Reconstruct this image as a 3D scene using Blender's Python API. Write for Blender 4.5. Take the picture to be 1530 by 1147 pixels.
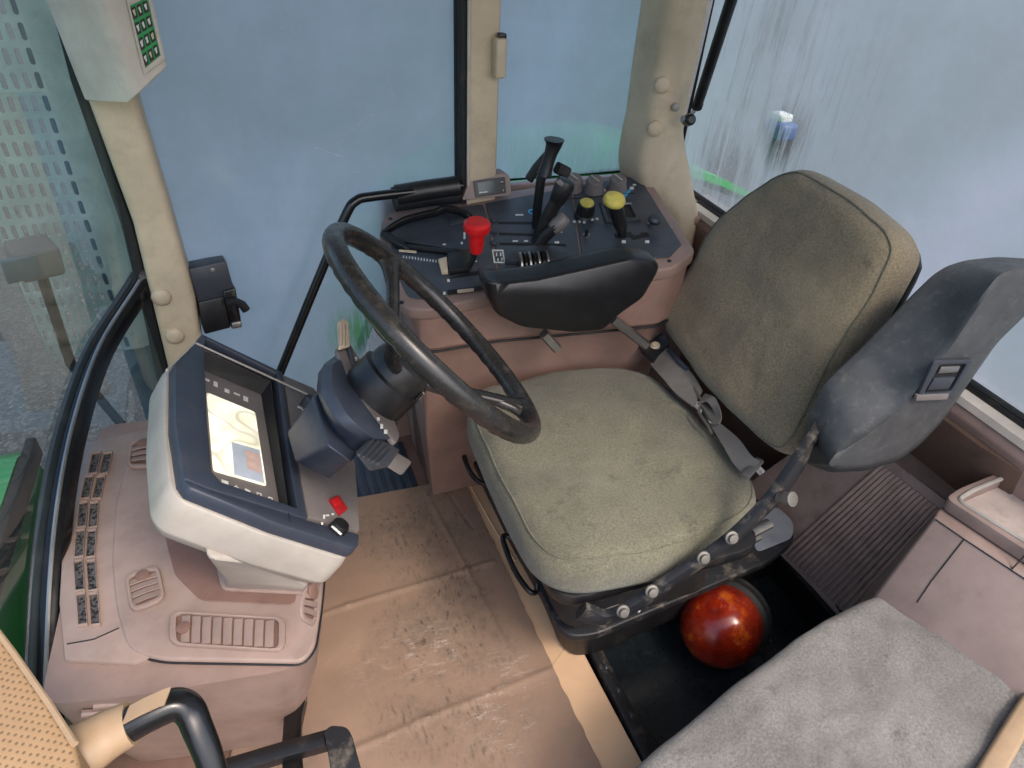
import bpy, bmesh, math, random
from mathutils import Vector, Matrix, noise
random.seed(4)
V = Vector
for o in list(bpy.data.objects): bpy.data.objects.remove(o)
sc = bpy.context.scene
COL = sc.collection

# ------------------------------------------------------------------ camera
PITCH, YAW, ROLL, CAMZ, FPX = 35.0, 21.7, 3.0, 1.38, 1006.0
PW, PH = 1530.0, 1147.0
p_, y_, r_ = map(math.radians, (PITCH, YAW, ROLL))
FW = V((math.sin(y_)*math.cos(p_), math.cos(y_)*math.cos(p_), -math.sin(p_)))
rt = V((math.cos(y_), -math.sin(y_), 0)); up = rt.cross(FW)
RT = rt*math.cos(r_)+up*math.sin(r_); UP = -rt*math.sin(r_)+up*math.cos(r_)
CAM = V((0, 0, CAMZ))
cd = bpy.data.cameras.new('camera'); co = bpy.data.objects.new('camera', cd); COL.objects.link(co)
m = Matrix((RT, UP, -FW)).transposed().to_4x4(); m.translation = CAM; co.matrix_world = m
cd.sensor_width = 36; cd.lens = 36*FPX/PW; cd.clip_start = .02; cd.clip_end = 600
sc.camera = co

# ------------------------------------------------------------------ light
SUN_DIR = V((.20, -.55, .80)).normalized()           # towards the sun
w = bpy.data.worlds.new('World'); sc.world = w; w.use_nodes = True
nt = w.node_tree; nt.nodes.clear()
sky = nt.nodes.new('ShaderNodeTexSky'); sky.sky_type = 'NISHITA'; sky.sun_disc = False
sky.sun_elevation = math.asin(SUN_DIR.z); sky.sun_rotation = math.atan2(SUN_DIR.x, SUN_DIR.y)
sky.air_density = 1.0; sky.dust_density = 4.0; sky.ozone_density = 1.0
bg = nt.nodes.new('ShaderNodeBackground'); bg.inputs[1].default_value = .15
wo = nt.nodes.new('ShaderNodeOutputWorld')
nt.links.new(sky.outputs[0], bg.inputs[0]); nt.links.new(bg.outputs[0], wo.inputs[0])
sl = bpy.data.lights.new('sun', 'SUN'); sl.energy = .5; sl.angle = math.radians(12); sl.color = (1, .93, .84)
so = bpy.data.objects.new('sun', sl); COL.objects.link(so); so.rotation_euler = SUN_DIR.to_track_quat('Z', 'Y').to_euler()
so.location = (2, -3, 4)
sc.view_settings.view_transform = 'Standard'; sc.view_settings.look = 'None'
sc.view_settings.gamma = 1; sc.view_settings.exposure = 1.4
sc.render.engine = 'CYCLES'
sc.cycles.max_bounces = 10; sc.cycles.transparent_max_bounces = 16
sc.cycles.caustics_reflective = False; sc.cycles.caustics_refractive = False

# ------------------------------------------------------------------ pixel -> place
def ray(u, v): return RT*((u-PW/2)/FPX) - UP*((v-PH/2)/FPX) + FW
def P(u, v, x=None, y=None, z=None):
    d = ray(u, v)
    if x is not None: t = (x-CAM.x)/d.x
    elif y is not None: t = (y-CAM.y)/d.y
    else: t = (z-CAM.z)/d.z
    return CAM+d*t
class Plane:
    def __init__(s, o, n): s.o = V(o); s.n = V(n).normalized()
    def at(s, u, v, h=0):
        d = ray(u, v); o = s.o+s.n*h
        return CAM+d*((o-CAM).dot(s.n)/d.dot(s.n))
    def pts(s, l, h=0): return [s.at(u, v, h) for u, v in l]

# ------------------------------------------------------------------ materials
def lin(c):
    return tuple(((x/255)/12.92 if x/255 <= .04045 else ((x/255+.055)/1.055)**2.4) for x in c)+(1,)
MATS = {}
class N:
    def __init__(s, name):
        s.m = bpy.data.materials.new(name); s.m.use_nodes = True; s.t = s.m.node_tree
        s.t.nodes.clear(); s.out = s.t.nodes.new('ShaderNodeOutputMaterial')
        s.tc = s.t.nodes.new('ShaderNodeTexCoord').outputs['Object']
    def n(s, typ, **kw):
        nd = s.t.nodes.new(typ)
        for k, v in kw.items():
            if k in nd.inputs.keys(): nd.inputs[k].default_value = v
            else: setattr(nd, k, v)
        return nd
    def l(s, a, b): s.t.links.new(a, b)
    def noise(s, scale, detail=4, rough=.6, vec=None, dist=0):
        nd = s.n('ShaderNodeTexNoise', Scale=scale, Detail=detail, Roughness=rough, Distortion=dist)
        s.l(vec or s.tc, nd.inputs['Vector']); return nd.outputs['Fac']
    def ramp(s, fac, stops):
        nd = s.n('ShaderNodeValToRGB'); s.l(fac, nd.inputs[0]); e = nd.color_ramp.elements
        while len(e) < len(stops): e.new(.5)
        for i, (p, c) in enumerate(stops): e[i].position = p; e[i].color = c if len(c) == 4 else tuple(c)+(1,)
        return nd.outputs[0]
    def mix(s, fac, a, b, blend='MIX'):
        nd = s.n('ShaderNodeMix', data_type='RGBA', blend_type=blend)
        for sock, val in ((0, fac), (6, a), (7, b)):
            if hasattr(val, 'is_output'): s.l(val, nd.inputs[sock])
            else: nd.inputs[sock].default_value = val
        return nd.outputs[2]
    def math(s, op, a, b=0.5, c=0.):
        nd = s.n('ShaderNodeMath', operation=op)
        for i, val in enumerate((a, b, c)):
            if hasattr(val, 'is_output'): s.l(val, nd.inputs[i])
            else: nd.inputs[i].default_value = val
        return nd.outputs[0]
    def mapping(s, scale=(1, 1, 1), rot=(0, 0, 0), loc=(0, 0, 0)):
        nd = s.n('ShaderNodeMapping'); s.l(s.tc, nd.inputs[0])
        nd.inputs['Scale'].default_value = scale; nd.inputs['Rotation'].default_value = rot; nd.inputs['Location'].default_value = loc
        return nd.outputs[0]
    def bsdf(s, color, rough=.5, bump=None, bstr=.2, bdist=.002, **kw):
        b = s.n('ShaderNodeBsdfPrincipled')
        for k, val in (('Base Color', color), ('Roughness', rough)):
            if hasattr(val, 'is_output'): s.l(val, b.inputs[k])
            else: b.inputs[k].default_value = val
        for k, val in kw.items(): b.inputs[k.replace('_', ' ')].default_value = val
        if bump is not None:
            bp = s.n('ShaderNodeBump', Strength=bstr, Distance=bdist); s.l(bump, bp.inputs['Height']); s.l(bp.outputs[0], b.inputs['Normal'])
        s.l(b.outputs[0], s.out.inputs[0]); return b
def scale_c(c, k): return tuple(min(1, x*k) for x in c[:3])+(1,)
def plastic(name, rgb, rough=.5, var=.18, dirt=.25, dirtc=(70, 55, 42), grain=700, bstr=.15, nscale=9, **kw):
    g = N(name); c = lin(rgb)
    base = g.ramp(g.noise(nscale, 5), [(.3, scale_c(c, 1-var)), (.7, scale_c(c, 1+var))])
    d = g.ramp(g.noise(nscale*2.3, 8, .72), [(.52, (0, 0, 0, 1)), (.78, (dirt, dirt, dirt, 1))])
    col = g.mix(d, base, lin(dirtc))
    rr = g.math('ADD', g.math('MULTIPLY', g.noise(nscale*3, 6, .7), .3), rough-.15)
    g.bsdf(col, rr, g.noise(grain, 2), bstr, .0006, **kw)
    MATS[name] = g.m; return g.m
plastic('mauve', (142, 119, 109), .5)
plastic('mauve_light', (146, 126, 117), .5)
plastic('mauve_dark', (120, 92, 82), .55, dirt=.4)
plastic('tan_near', (165, 140, 112), .5, dirt=.3, dirtc=(100, 70, 48))
plastic('tan', (204, 185, 157), .5, dirt=.35, dirtc=(120, 80, 50), nscale=6)
plastic('tan_light', (196, 186, 172), .5, dirt=.1)
plastic('cream_lit', (206, 197, 184), .45, dirt=.12)  # cream lightened for the indicator box, standing in for sun it lacks
plastic('cream', (166, 159, 150), .45, dirt=.12)
plastic('charcoal', (52, 56, 64), .42, dirt=.3, dirtc=(110, 100, 88))
plastic('charcoal_blue', (50, 57, 70), .45, dirt=.2, dirtc=(110, 100, 88))
plastic('panel', (62, 67, 76), .38, dirt=.35, dirtc=(105, 98, 88), nscale=14)  # lightened to carry the reflected sky in the colour
plastic('black', (24, 24, 26), .38, dirt=.3, dirtc=(95, 86, 74))
plastic('black_matte', (20, 20, 22), .65, dirt=.3, dirtc=(85, 76, 66))
plastic('black_gloss', (16, 17, 20), .22, dirt=.12, dirtc=(90, 84, 74))
plastic('tray_black', (30, 36, 40), .3, dirt=.5, dirtc=(80, 84, 84), nscale=18)
plastic('rubber', (26, 27, 29), .7, dirt=.35, dirtc=(90, 80, 70))
plastic('vinyl', (20, 21, 25), .36, dirt=.15, dirtc=(80, 76, 70), grain=420, bstr=.3)
plastic('wheel_black', (38, 37, 36), .27, dirt=.3, dirtc=(120, 112, 100), nscale=16)
plastic('worn_black', (30, 31, 35), .5, dirt=.75, dirtc=(140, 130, 116), nscale=11)
plastic('arm_grey', (66, 68, 70), .52, dirt=.32, dirtc=(140, 134, 124), nscale=24)
plastic('red', (196, 24, 28), .4, dirt=.4, dirtc=(110, 40, 34), nscale=22)
plastic('dark_red', (170, 30, 36), .35, dirt=.2)
plastic('yellow', (206, 190, 92), .55, dirt=.6, dirtc=(120, 100, 50), nscale=30)
plastic('knob_grey', (108, 102, 100), .5, dirt=.3)
plastic('blue_ring', (70, 160, 200), .5)
plastic('steel', (150, 148, 145), .32, metallic=0) if False else plastic('steel', (165, 163, 160), .35, Metallic=.9)
plastic('bare_metal', (160, 166, 176), .5, dirt=.4, Metallic=.35)
plastic('white_print', (215, 215, 210), .6, dirt=.3, dirtc=(120, 120, 116), nscale=200)
plastic('green_paint', (40, 160, 70), .35, var=.08, dirt=.2, dirtc=(60, 80, 40))
plastic('slate', (70, 92, 100), .5, dirt=.3, dirtc=(120, 120, 116))
plastic('shield_metal', (160, 172, 168), .5, dirt=.5, dirtc=(100, 96, 88), Metallic=.2)
plastic('concrete_grey', (110, 104, 100), .8, dirt=.4)
plastic('webbing', (112, 108, 104), .7, dirt=.4, dirtc=(70, 60, 48), grain=900, bstr=.5)
plastic('brush', (30, 34, 30), .8)
plastic('mat_blue', (42, 52, 66), .6, dirt=.3, dirtc=(110, 96, 80))
plastic('key_dark', (40, 36, 32), .5); plastic('key_green', (40, 150, 80), .5, dirt=.05)
plastic('lcd', (52, 66, 62), .15, dirt=.05)
plastic('screen_blue', (190, 200, 214), .2, dirt=.1); plastic('screen_pink', (206, 178, 168), .2, dirt=.3, dirtc=(150, 160, 190), nscale=40)
plastic('blue_lid', (60, 84, 130), .4)
plastic('dull_steel', (120, 116, 110), .45, dirt=.6, Metallic=.6); plastic('console_brown', (142, 114, 102), .5)
plastic('scratch_white', (190, 198, 206), .6, dirt=.6, dirtc=(130, 150, 165), nscale=60)
plastic('ramp_mauve_lit', (176, 152, 140), .55, dirt=.45); plastic('tray_gloss', (196, 180, 170), .12, dirt=.4, dirtc=(120, 90, 80), nscale=14)  # ramp colour lifted above the panel mauve to replace missing light
plastic('lining', (84, 64, 52), .85, dirt=.6, dirtc=(44, 34, 28), nscale=7, grain=260, bstr=.5)  # dark brown includes the shade of the recess under the sill

def fabric(name, rgb, stain=.5):
    g = N(name); c = lin(rgb)
    fine = g.ramp(g.noise(230, 4, .8), [(.34, (0, 0, 0)), (.66, (1, 1, 1))]); mid = g.noise(140, 3, .7)
    base = g.mix(fine, scale_c(c, .5), scale_c(c, 1.45))
    base = g.mix(g.math('MULTIPLY', mid, .5), base, scale_c(c, .8))
    big = g.ramp(g.noise(6, 6, .62, dist=.4), [(.48, (0, 0, 0, 1)), (.74, (stain,)*3+(1,))])
    col = g.mix(big, base, scale_c(lin((70, 66, 58)), .8))
    pale = g.ramp(g.noise(4.3, 5, .6, vec=g.mapping(loc=(3, 7, 1))), [(.5, (0, 0, 0, 1)), (.8, (.65, .65, .65, 1))])
    col = g.mix(pale, col, scale_c(c, 1.35))
    spot = g.ramp(g.noise(13, 6, .75, vec=g.mapping(loc=(5, 1, 9))), [(.60, (0, 0, 0)), (.70, (stain,)*3)])
    col = g.mix(spot, col, lin((58, 54, 48)))
    g.bsdf(col, .9, g.math('ADD', fine, g.math('MULTIPLY', mid, .7)), .55, .0018, Sheen_Weight=.25)
    MATS[name] = g.m
fabric('seat_fabric', (112, 109, 89), .6); fabric('back_fabric', (140, 127, 102), .4); fabric('buddy_fabric', (122, 119, 115), .55)

# cardboard with scuffs, boot prints, pale dust
def cardboard(name, rgb, dirty=1.):
    g = N(name); c = lin(rgb)
    base = g.ramp(g.noise(5, 6), [(.3, scale_c(c, .86)), (.7, scale_c(c, 1.12))])
    wv = g.n('ShaderNodeTexWave', Scale=55., Distortion=1.2); g.l(g.tc, wv.inputs['Vector'])
    base = g.mix(g.math('MULTIPLY', wv.outputs['Fac'], .10), base, scale_c(c, .7))
    speck = g.ramp(g.noise(160, 6, .8), [(.56, (0, 0, 0, 1)), (.68, (1, 1, 1, 1))])
    def blob(x, y, r):
        mp = g.n('ShaderNodeVectorMath', operation='DISTANCE'); g.l(g.tc, mp.inputs[0]); mp.inputs[1].default_value = (x, y, 0)
        wob = g.math('ADD', mp.outputs['Value'], g.math('MULTIPLY_ADD', g.noise(14, 5, .7), .16, -.08))
        mr = g.n('ShaderNodeMapRange'); g.l(wob, mr.inputs[0])
        for k, val in (('From Min', r*.25), ('From Max', r), ('To Min', 1.), ('To Max', 0.)): mr.inputs[k].default_value = val
        return mr.outputs[0]
    if dirty:
        smud = g.ramp(g.noise(38, 9, .85), [(.46, (0, 0, 0)), (.60, (1, 1, 1))])
        tread = g.n('ShaderNodeTexVoronoi', Scale=62.)
        wp_ = g.n('ShaderNodeVectorMath', operation='ADD'); nz_ = g.n('ShaderNodeTexNoise', Scale=7.); g.l(g.tc, nz_.inputs['Vector'])
        nm_ = g.n('ShaderNodeVectorMath', operation='SCALE', Scale=.12); g.l(nz_.outputs['Color'], nm_.inputs[0]); g.l(g.mapping(scale=(1.5, .55, 1), rot=(0, 0, .35)), wp_.inputs[0]); g.l(nm_.outputs[0], wp_.inputs[1])
        g.l(wp_.outputs[0], tread.inputs['Vector'])
        for (u, v, r, k) in ((640, 940, .17, .8), (640, 800, .20, .75), (700, 880, .09, .9), (600, 1075, .10, .55), (570, 790, .12, .6), (700, 1090, .16, .55), (740, 960, .1, .4), (640, 730, .10, .5)):
            q = P(u, v, z=0.); b = blob(q.x, q.y, r)
            msk = g.math('MULTIPLY', g.math('MULTIPLY', b, k), g.math('MAXIMUM', speck, g.math('MULTIPLY', g.ramp(tread.outputs['Distance'], [(.22, (1, 1, 1)), (.42, (0, 0, 0))]), g.ramp(g.noise(17, 8, .85), [(.44, (0, 0, 0)), (.56, (1, 1, 1))]))))
            base = g.mix(g.math('MULTIPLY', b, .45*k), base, lin((124, 108, 94)))
            base = g.mix(g.math('MULTIPLY', g.math('MULTIPLY', b, .75*k), smud), base, lin((96, 82, 70)))
            base = g.mix(msk, base, lin((66, 55, 46)))
        sw = g.n('ShaderNodeTexNoise', Scale=18., Detail=8., Roughness=.85); g.l(g.mapping(scale=(1, 3.5, 1), rot=(0, 0, .7)), sw.inputs['Vector'])
        swf = g.ramp(sw.outputs['Fac'], [(.53, (0, 0, 0)), (.66, (1, 1, 1))])
        for (u, v, r, k) in ((735, 1075, .10, .75), (640, 975, .12, .5), (760, 1010, .08, .6), (560, 980, .12, .3), (660, 960, .06, .6)):
            q = P(u, v, z=0.)
            base = g.mix(g.math('MULTIPLY', g.math('MULTIPLY', blob(q.x, q.y, r), k), swf), base, lin((196, 186, 178)))
        gen = g.math('MULTIPLY', speck, g.math('MULTIPLY', g.noise(5, 3), .55))
        base = g.mix(gen, base, lin((96, 80, 66)))
        bl = g.ramp(g.noise(9, 8, .8), [(.5, (0, 0, 0)), (.72, (.5,)*3)])
        base = g.mix(bl, base, lin((112, 98, 86)))
    g.bsdf(base, .82, g.noise(300, 3), .2, .001)
    MATS[name] = g.m
cardboard('cardboard', (140, 115, 97)); cardboard('cardboard_sunlit', (206, 170, 134), 0)  # flap copy has no stains and sunlight painted into its paler tone

def asphalt():
    g = N('asphalt')
    v = g.n('ShaderNodeTexVoronoi', Scale=55.); g.l(g.tc, v.inputs['Vector'])
    s1 = g.ramp(v.outputs['Color'], [(.15, (.02, .02, .02, 1)), (.6, (.07, .067, .064, 1)), (.95, (.2, .19, .18, 1))])
    col = g.mix(g.noise(1.2, 5), s1, (.06, .057, .054, 1))
    g.bsdf(col, .75, v.outputs['Distance'], .8, .01); MATS['asphalt'] = g.m
asphalt()

def glass_clear(name, tint, gl=.06):
    g = N(name)
    tr = g.n('ShaderNodeBsdfTransparent', Color=tint); gs = g.n('ShaderNodeBsdfGlossy', Roughness=.03, Color=(.9, .95, 1, 1))
    fr0 = g.n('ShaderNodeFresnel', IOR=1.3); frm = g.n('ShaderNodeMath', operation='MULTIPLY'); g.l(fr0.outputs[0], frm.inputs[0]); frm.inputs[1].default_value = .22; fr = frm
    df = g.n('ShaderNodeBsdfDiffuse', Color=lin((150, 165, 165)))
    mx = g.n('ShaderNodeMixShader'); g.l(fr.outputs[0], mx.inputs[0]); g.l(tr.outputs[0], mx.inputs[1]); g.l(gs.outputs[0], mx.inputs[2])
    m2 = g.n('ShaderNodeMixShader'); dust = g.ramp(g.noise(4, 8, .75, vec=g.mapping(scale=(1, 1, .4))), [(.4, (gl*.3,)*3), (.75, (gl*2.2,)*3)])
    g.l(dust, m2.inputs[0]); g.l(mx.outputs[0], m2.inputs[1]); g.l(df.outputs[0], m2.inputs[2])
    g.l(m2.outputs[0], g.out.inputs[0]); MATS[name] = g.m
glass_clear('windscreen_glass', (.66, .78, .78, 1), .03); glass_clear('plain_glass', (.97, .98, .98, 1), .0)
def glass_fog(name, clear=(), streaks=None):
    # fogged glass: a wet film scatters the daylight; runs of water and wiped spots are clearer
    g = N(name)
    tl = g.n('ShaderNodeBsdfTranslucent'); tr = g.n('ShaderNodeBsdfTransparent', Color=(.84, .9, .9, 1))
    df = g.n('ShaderNodeBsdfDiffuse', Color=(.5, .55, .6, 1))
    cl = g.ramp(g.noise(1.5, 7, .68), [(.3, (.42, .49, .48, 1)), (.5, (.55, .61, .63, 1)), (.68, (.70, .73, .80, 1))])
    sp = g.ramp(g.noise(110, 5, .85), [(.60, (0, 0, 0)), (.70, (1, 1, 1))])
    spm = g.math('MULTIPLY', sp, g.ramp(g.noise(3.2, 5, .7), [(.38, (.12,)*3), (.62, (.9,)*3)]))
    col = g.mix(spm, cl, (.9, .92, .94, 1))
    dk = g.math('MULTIPLY', g.ramp(g.noise(110, 4, .8), [(.56, (0, 0, 0)), (.72, (1, 1, 1))]), .35)
    col = g.mix(dk, col, (.4, .46, .5, 1))
    g.l(col, tl.inputs[0])
    a = g.n('ShaderNodeMixShader'); a.inputs[0].default_value = .2; g.l(tl.outputs[0], a.inputs[1]); g.l(df.outputs[0], a.inputs[2])
    def blob(c, r0, r1, wob=.3, nz=12, vec=None):
        mp = g.n('ShaderNodeVectorMath', operation='DISTANCE'); g.l(g.tc, mp.inputs[0]); mp.inputs[1].default_value = c
        d = g.math('ADD', mp.outputs['Value'], g.math('MULTIPLY_ADD', g.noise(nz, 5, .7, vec=vec), wob*r1*2, -wob*r1))
        mr = g.n('ShaderNodeMapRange'); g.l(d, mr.inputs[0])
        for k, val in (('From Min', r0), ('From Max', r1), ('To Min', 1.), ('To Max', 0.)): mr.inputs[k].default_value = val
        return mr.outputs[0]
    f = g.ramp(g.noise(2.0, 4, .6), [(.3, (.86,)*3), (.7, (.95,)*3)])
    run = g.noise(34, 6, .72, vec=g.mapping(scale=(1.6, 1.6, .11)))
    if streaks:
        st = g.math('MULTIPLY', g.ramp(run, [(.50, (0, 0, 0)), (.64, (1, 1, 1))]), blob(streaks[0], streaks[1]*.3, streaks[1]))
        f = g.math('SUBTRACT', f, g.math('MULTIPLY', st, .32))
    for c, r0, r1, k in clear:
        st = g.math('MULTIPLY', blob(c, r0, r1, .5, 18, g.mapping(scale=(1.6, 1.6, .3))), g.ramp(run, [(.40, (.35,)*3), (.52, (1,)*3)]))
        f = g.math('SUBTRACT', f, g.math('MULTIPLY', st, k))
    f = g.math('MAXIMUM', f, .06)
    b = g.n('ShaderNodeMixShader'); g.l(f, b.inputs[0]); g.l(tr.outputs[0], b.inputs[1]); g.l(a.outputs[0], b.inputs[2])
    gs = g.n('ShaderNodeBsdfGlossy', Roughness=.12); c2 = g.n('ShaderNodeMixShader'); c2.inputs[0].default_value = .03
    g.l(b.outputs[0], c2.inputs[1]); g.l(gs.outputs[0], c2.inputs[2]); g.l(c2.outputs[0], g.out.inputs[0]); MATS[name] = g.m
def screen_mat():
    g = N('screen')
    col = g.ramp(g.noise(22, 3), [(.35, lin((214, 206, 178))), (.65, lin((238, 232, 214)))])
    wv = g.n('ShaderNodeTexNoise', Scale=9., Detail=1.); g.l(g.tc, wv.inputs['Vector'])
    ln = g.ramp(wv.outputs['Fac'], [(.47, (0, 0, 0)), (.485, (.55,)*3), (.5, (0, 0, 0))])
    col = g.mix(ln, col, lin((130, 128, 116)))
    b = g.bsdf(col, .12); b.inputs['Emission Strength'].default_value = .35; g.l(col, b.inputs['Emission Color']); MATS['screen'] = g.m  # faint emission added, the display backlight is off
screen_mat()
def lens_mat():
    g = N('beacon_lens')
    col = g.ramp(g.noise(11, 5, .7), [(.38, (.16, .010, .004, 1)), (.56, (.34, .022, .005, 1)), (.72, (.85, .20, .02, 1))])  # orange stops paint the glow and highlight of the dome
    dst = g.ramp(g.noise(30, 8, .8), [(.5, (0, 0, 0)), (.75, (.45,)*3)]); col = g.mix(dst, col, lin((120, 84, 66)))
    g.bsdf(col, g.math('MULTIPLY_ADD', g.noise(25, 7, .8), .35, .06), g.noise(40, 4), .15, .001, Transmission_Weight=.25, IOR=1.4, Coat_Weight=.35, Coat_Roughness=.15); MATS['beacon_lens'] = g.m
lens_mat()
plastic('beacon_core', (255, 150, 40), .3, dirt=.0)
def perf_mat():
    g = N('perforated_tan'); c = lin((162, 132, 98))
    v = g.n('ShaderNodeTexVoronoi', Scale=135.); v.inputs['Randomness'].default_value = .15; g.l(g.mapping(rot=(0, 0, .5)), v.inputs['Vector'])
    col = g.mix(g.ramp(v.outputs['Distance'], [(.16, (.8, .8, .8)), (.30, (0, 0, 0))]), g.ramp(g.noise(8, 4), [(.3, scale_c(c, .85)), (.7, scale_c(c, 1.1))]), scale_c(c, .35))
    g.bsdf(col, .6, v.outputs['Distance'], .3, .001); MATS['perforated_tan'] = g.m
perf_mat()
def mesh_mat():
    g = N('vent_mesh')
    v = g.n('ShaderNodeTexVoronoi', Scale=190.); g.l(g.tc, v.inputs['Vector'])
    g.bsdf(g.ramp(v.outputs['Distance'], [(.35, (.006, .006, .006, 1)), (.6, (.09, .085, .085, 1))]), .6, v.outputs['Distance'], .6, .002); MATS['vent_mesh'] = g.m
mesh_mat()

# ------------------------------------------------------------------ objects
ORG = {}
def thing(name, label, cat, loc, group=None):
    o = bpy.data.objects.new(name, None); COL.objects.link(o); o.location = V(loc); o.empty_display_size = .05
    o['label'] = label; o['category'] = cat
    if group: o['group'] = group
    ORG[o] = V(loc); return o
def fin(bm, name, mat, parent=None, label=None, cat=None, kind=None, group=None, sharp=38, loc=None):
    bmesh.ops.recalc_face_normals(bm, faces=bm.faces[:])
    me = bpy.data.meshes.new(name)
    bm.to_mesh(me); bm.free()
    mats = mat if isinstance(mat, (list, tuple)) else [mat]
    for k in mats: me.materials.append(MATS[k])
    me.polygons.foreach_set('use_smooth', [True]*len(me.polygons))
    me.set_sharp_from_angle(angle=math.radians(sharp))
    o = bpy.data.objects.new(name, me); COL.objects.link(o)
    if parent is not None:
        org = ORG[parent]; ORG[o] = org; o.parent = parent
    else:
        if loc is None:
            xs = [v.co for v in me.vertices]; loc = V((sum(v.x for v in xs)/len(xs), sum(v.y for v in xs)/len(xs), min(v.z for v in xs)))
        org = V(loc); ORG[o] = org; o.location = org
    me.transform(Matrix.Translation(-org))
    if label: o['label'] = label
    if cat: o['category'] = cat
    if kind: o['kind'] = kind
    if group: o['group'] = group
    return o
def sharp_edges(bm, ang=28):
    return [e for e in bm.edges if len(e.link_faces) == 2 and e.calc_face_angle(0) > math.radians(ang)]
def bevel(bm, w, seg=2, ang=28):
    if w > 0:
        bmesh.ops.recalc_face_normals(bm, faces=bm.faces[:])
        bmesh.ops.bevel(bm, geom=sharp_edges(bm, ang), offset=w, segments=seg, affect='EDGES', profile=.5, clamp_overlap=True)
    return bm
def add_prism(bm, pts, vec, taper=0):
    pts = [V(p) for p in pts]; vec = V(vec); c = sum(pts, V())/len(pts)
    a = [bm.verts.new(p) for p in pts]; b = [bm.verts.new(p+vec+(c-p)*taper) for p in pts]
    bm.faces.new(a); bm.faces.new(b[::-1]); n = len(pts)
    for i in range(n): bm.faces.new((a[i], a[(i+1) % n], b[(i+1) % n], b[i]))
def prism(pts, vec, bev=.003, seg=2, taper=0):
    bm = bmesh.new(); add_prism(bm, pts, vec, taper); return bevel(bm, bev, seg)
def ring_prism(outer, inner, vec, bev=.002, inner_shift=V()):
    bm = bmesh.new(); n = len(outer); vec = V(vec)
    A = [bm.verts.new(V(p)) for p in outer]; B = [bm.verts.new(V(p)+vec) for p in outer]
    Cc = [bm.verts.new(V(p)+inner_shift) for p in inner]; D = [bm.verts.new(V(p)+vec) for p in inner]
    for i in range(n):
        j = (i+1) % n
        bm.faces.new((A[i], A[j], B[j], B[i])); bm.faces.new((B[i], B[j], D[j], D[i]))
        bm.faces.new((D[i], D[j], Cc[j], Cc[i])); bm.faces.new((Cc[i], Cc[j], A[j], A[i]))
    return bevel(bm, bev, 2)
def rnd(pts, r, n=4):
    out = []; L = len(pts); pts = [V(p) for p in pts]
    for i in range(L):
        p = pts[i]; a = pts[i-1]-p; b = pts[(i+1) % L]-p
        k = min(r, a.length*.45, b.length*.45); s, e = p+a.normalized()*k, p+b.normalized()*k
        for j in range(n+1):
            t = j/n; out.append(s*(1-t)**2+p*2*t*(1-t)+e*t*t)
    return out
def add_box(bm, c, s, rot=None):
    rot = rot or Matrix.Identity(3); c = V(c)
    vs = [bm.verts.new(c+rot @ V((sx*s[0]/2, sy*s[1]/2, sz*s[2]/2))) for sx in (-1, 1) for sy in (-1, 1) for sz in (-1, 1)]
    for f in ((0, 1, 3, 2), (4, 6, 7, 5), (0, 4, 5, 1), (2, 3, 7, 6), (0, 2, 6, 4), (1, 5, 7, 3)): bm.faces.new([vs[i] for i in f])
def box(c, s, rot=None, bev=.003, seg=2):
    bm = bmesh.new(); add_box(bm, c, s, rot); return bevel(bm, bev, seg)
def frame(zdir, xhint=(1, 0, 0)):
    z = V(zdir).normalized(); x = V(xhint); x = (x-z*x.dot(z))
    if x.length < 1e-4: x = V((0, 1, 0)); x = x-z*x.dot(z)
    x.normalize(); y = z.cross(x)
    return Matrix((x, y, z)).transposed()
def catmull(pts, n=6, closed=False):
    pts = [V(p) for p in pts]; L = len(pts); out = []
    rng = L if closed else L-1
    for i in range(rng):
        p1, p2 = pts[i], pts[(i+1) % L]
        p0 = pts[i-1] if (closed or i > 0) else p1*2-p2
        p3 = pts[(i+2) % L] if (closed or i+2 < L) else p2*2-p1
        for j in range(n):
            t = j/n
            out.append(.5*((2*p1)+(p2-p0)*t+(2*p0-5*p1+4*p2-p3)*t*t+(3*p1-p0-3*p2+p3)*t**3))
    if not closed: out.append(pts[-1])
    return out
def add_tube(bm, path, r, sides=12, closed=False, flat=1., uphint=None, square=0):
    path = [V(p) for p in path]; n = len(path); rings = []
    prev = None
    for i, p in enumerate(path):
        a = path[i-1] if (closed or i > 0) else p
        b = path[(i+1) % n] if (closed or i < n-1) else p
        t = (b-a).normalized()
        if prev is None or uphint is not None:
            h = V(uphint) if uphint is not None else (V((0, 0, 1)) if abs(t.z) < .9 else V((1, 0, 0)))
        else: h = prev
        u = (h-t*h.dot(t)).normalized(); prev = u; w_ = t.cross(u)
        rr = r(i/(n-1)) if callable(r) else r
        ring = []
        for k in range(sides):
            a_ = 2*math.pi*(k+.5)/sides; cc, ss = math.cos(a_), math.sin(a_)
            if square:
                q = (abs(cc)**square+abs(ss)**square)**(-1/square); cc *= q; ss *= q
            ring.append(bm.verts.new(p+u*cc*rr*flat+w_*ss*rr))
        rings.append(ring)
    for i in range(n if closed else n-1):
        A, B = rings[i], rings[(i+1) % n]
        for k in range(sides): bm.faces.new((A[k], A[(k+1) % sides], B[(k+1) % sides], B[k]))
    if not closed:
        bm.faces.new(rings[0][::-1]); bm.faces.new(rings[-1])
def tube(path, r, sides=12, **k):
    bm = bmesh.new(); add_tube(bm, path, r, sides, **k); return bm
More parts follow.
